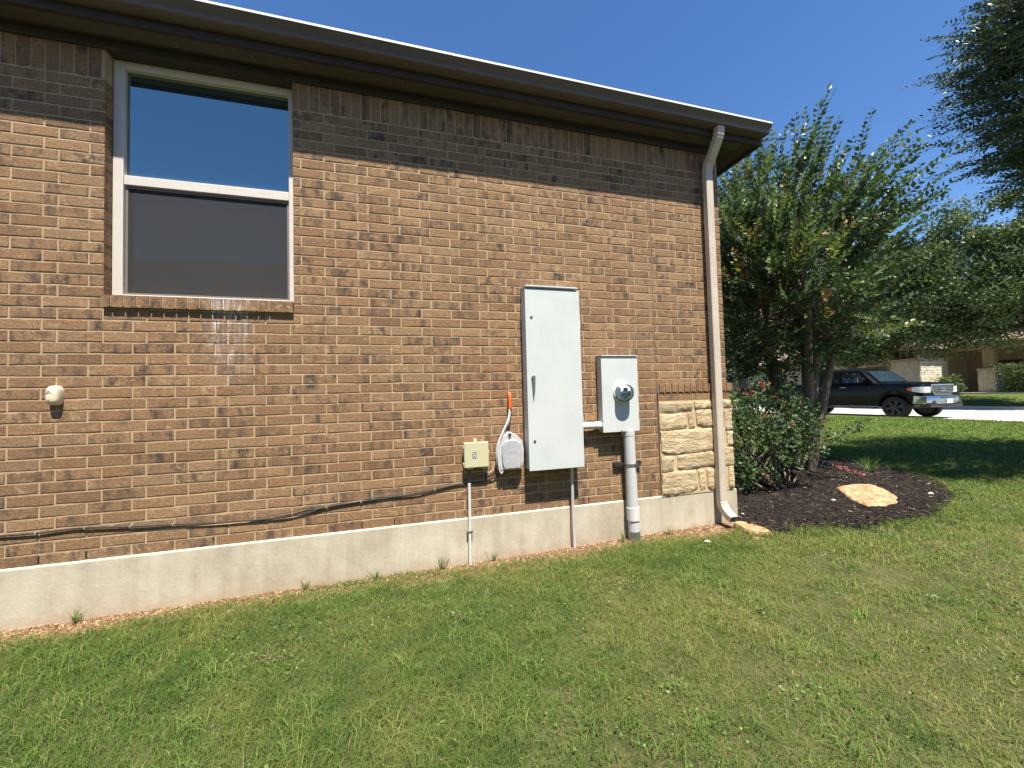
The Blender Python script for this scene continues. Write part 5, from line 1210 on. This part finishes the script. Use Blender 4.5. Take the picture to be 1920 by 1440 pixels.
# ------------------------------------------------------------------ lawn
def patch_noise(x, y): return (np.sin(1.9*x + 1.3*y + .5) + np.sin(-1.1*x + 2.7*y + 1.9) + np.sin(3.7*x - .8*y + 4.0) + .7*np.sin(5.3*x + 6.1*y)) / 3.7
def blades(x, y, h, wd, rn, lean):
    n = len(x); a = rng.uniform(0, 2*np.pi, n); z = gz(x, y); b0 = np.stack([x, y, z - .004], 1); d = np.stack([np.cos(a), np.sin(a), 0*a], 1)
    b2 = a + rng.normal(np.pi/2, .5, n); s = np.stack([np.cos(b2), np.sin(b2), 0*a], 1) * (wd / 2)[:, None]; le = (lean * h)[:, None]
    m_ = b0 + d * le * .30 + np.array([0, 0, .62]) * h[:, None]; t_ = b0 + d * le + np.array([0, 0, 1.0]) * (h * (1 - .25 * lean))[:, None]
    V = np.stack([b0 - s, b0 + s, m_ - s * .8, m_ + s * .8, t_], 1).reshape(-1, 3); i = (np.arange(n) * 5)[:, None]
    F = np.concatenate([i + np.array([t]) for t in ((0, 1, 3), (0, 3, 2), (2, 3, 4))]); return V, F, np.repeat(rn, 5)
VV, FF, RR2, off = [], [], [], 0
# coarser grass clumps and clover tangled into the turf
CX, CY_ = rng.uniform(-.6, 7.4, 420), rng.uniform(-2.7, -.12, 420); kk = (CY_ < wall_edge(CX) - .03) & ~in_poly(CX, CY_, BED) & (np.hypot(CX - CAM.x, CY_ - CAM.y) > 1.0); CX, CY_ = CX[kk], CY_[kk]
nc = len(CX); per = rng.integers(8, 30, nc); ci = np.repeat(np.arange(nc), per); sp_ = rng.uniform(.02, .09, nc)
x = CX[ci] + rng.normal(0, 1, len(ci)) * sp_[ci]; y = CY_[ci] + rng.normal(0, 1, len(ci)) * sp_[ci]; k = (y < wall_edge(x)) & ~in_poly(x, y, BED); x, y, ci = x[k], y[k], ci[k]
ch_ = rng.uniform(.05, .095, nc); V, F, r_ = blades(x, y, ch_[ci] * rng.uniform(.6, 1.15, len(x)), rng.uniform(.0030, .0055, len(x)), np.clip(rng.uniform(.35, .72, nc)[ci] + rng.normal(0, .06, len(x)), 0, 1), rng.uniform(.6, 1.8, len(x)))
VV.append(V); FF.append(F + off); RR2.append(r_); off += len(V)
CX, CY_ = rng.uniform(-.6, 7.4, 150), rng.uniform(-2.6, -.3, 150); ci = rng.integers(0, 150, 5200); sp_ = rng.uniform(.03, .12, 150)
x = CX[ci] + rng.normal(0, 1, 5200) * sp_[ci]; y = CY_[ci] + rng.normal(0, 1, 5200) * sp_[ci]; k = (y < wall_edge(x) - .05) & ~in_poly(x, y, BED) & (np.hypot(x - CAM.x, y - CAM.y) > 1.0); x, y = x[k], y[k]
P = np.stack([x, y, gz(x, y) + rng.uniform(.012, .038, len(x))], 1); D = rng.normal(size=P.shape) * np.array([1, 1, .35]); S = rng.uniform(.010, .019, len(x)); V, F = leaves(P, D, S, S * .8, .2)
tag(link('clover', np_mesh('clover', V, F, {'rnd': np.repeat(rng.uniform(0, 1, len(x)), 4)}), M['weed']), 'small clover leaves tangled into the lawn', kind='stuff')
for r0, r1, dens, hh, ww, h0, h1 in ((.8, 2.4, 19000, .042, .0020, 0, 66), (2.4, 4.0, 15000, .042, .0025, 0, 66), (4.0, 6.5, 7500, .044, .0038, 0, 66), (6.5, 10, 3000, .044, .0062, 0, 66), (10, 15, 1000, .050, .012, 0, 66), (15, 21.5, 420, .055, .020, 0, 66),
                                  (.3, 3.0, 7000, .042, .0034, 66, 120), (3.0, 6.0, 2600, .044, .0060, 66, 115), (6.0, 12.0, 700, .048, .012, 66, 105), (12.0, 19.0, 300, .055, .024, 66, 95)):
    half = R(h1 - h0); az0 = math.atan2(fwd.x, fwd.y); area = half * (r1**2 - r0**2); N = int(dens * area)
    rr_ = np.sqrt(rng.uniform(r0**2, r1**2, N)); th = az0 + rng.uniform(R(h0), R(h1), N) * rng.choice([-1, 1], N); x = CAM.x + rr_ * np.sin(th); y = CAM.y + rr_ * np.cos(th)
    edge = wall_edge(x) + rng.normal(0, .035, N)
    k = (x < 20.98) & ~((x < 5.62) & (y > edge)) & ~in_poly(x + .10 * np.sin(9 * y + 5 * x) + rng.normal(0, .045, N), y - .05 + .09 * np.sin(7 * x) + .05 * np.sin(17 * x) + rng.normal(0, .045, N), BED) & ~((x < 5.6) & (y > -.02)); x, y = x[k], y[k]
    pn = patch_noise(x, y); bare = np.clip((np.sin(4.1*x + 2.2*y) + np.sin(-2.3*x + 5.2*y + 1) + np.sin(7*x + 1.5*y + 2)) / 3 - .25, 0, 1) * np.clip((x - 2.3) / 1.6, 0, 1) * (y < -.6) * (x < 8)
    thin = np.clip(.92 + .35 * pn - .25 * np.clip((x - 3.0) / 2.5, 0, 1) * (y < -.9) - 1.3 * bare, .16, 1); k = rng.random(len(x)) < thin; x, y, pn = x[k], y[k], pn[k]
    dry = np.clip((x - 2.7) / 2.2, 0, 1) * np.clip((-.35 - y) / .8, 0, 1) * (x < 8)
    lush = np.exp(-(((x - 6.0) / .7) ** 2 + ((y + .78) / .22) ** 2)) + .8 * np.exp(-(((x - 4.2) / .5) ** 2 + ((y + .42) / .15) ** 2)) + .5 * np.exp(-(((x - 1.9) / .35) ** 2 + ((y + .38) / .12) ** 2))
    bpts = np.array(BED[:11]); bseg = np.min([np.hypot(x - (a_[0] + np.clip(((x-a_[0])*(b_[0]-a_[0])+(y-a_[1])*(b_[1]-a_[1]))/((b_[0]-a_[0])**2+(b_[1]-a_[1])**2), 0, 1)*(b_[0]-a_[0])), y - (a_[1] + np.clip(((x-a_[0])*(b_[0]-a_[0])+(y-a_[1])*(b_[1]-a_[1]))/((b_[0]-a_[0])**2+(b_[1]-a_[1])**2), 0, 1)*(b_[1]-a_[1]))) for a_, b_ in zip(bpts[:-1], bpts[1:])], axis=0)
    lush = np.maximum(lush, np.exp(-(bseg / .10) ** 2) * (.45 + .55 * np.sin(6.5 * x + 4 * y) ** 2))
    rn = np.clip(rng.normal(.37, .17, len(x)) + .17 * dry - .06 * pn + .10 * lush + (rng.random(len(x)) < (.07 + .22 * dry + .25 * dry * (pn > .45))) * .5, 0, 1)
    clm = np.sin(13 * x + 7 * np.sin(5 * y)) * np.sin(11 * y + 5 * np.sin(7 * x))
    h = hh * rng.uniform(.35, 1.35, len(x)) * (1 + .18 * pn + .22 * clm + .9 * lush - .35 * dry); lean = rng.uniform(.3, 1.7, len(x))
    V, F, r_ = blades(x, y, h, ww * rng.uniform(.7, 1.3, len(x)), rn, lean); VV.append(V); FF.append(F + off); RR2.append(r_); off += len(V)
print('grass blades', off // 5, 'tris', sum(len(m_.loop_triangles) if m_.loop_triangles else len(m_.polygons) for m_ in bpy.data.meshes))
lg = link('lawn_grass', np_mesh('lawn_grass', np.concatenate(VV), np.concatenate(FF), {'rnd': np.concatenate(RR2)}), M['grass'])
tag(lg, 'short green lawn grass with dry patches in front of the house', kind='stuff')
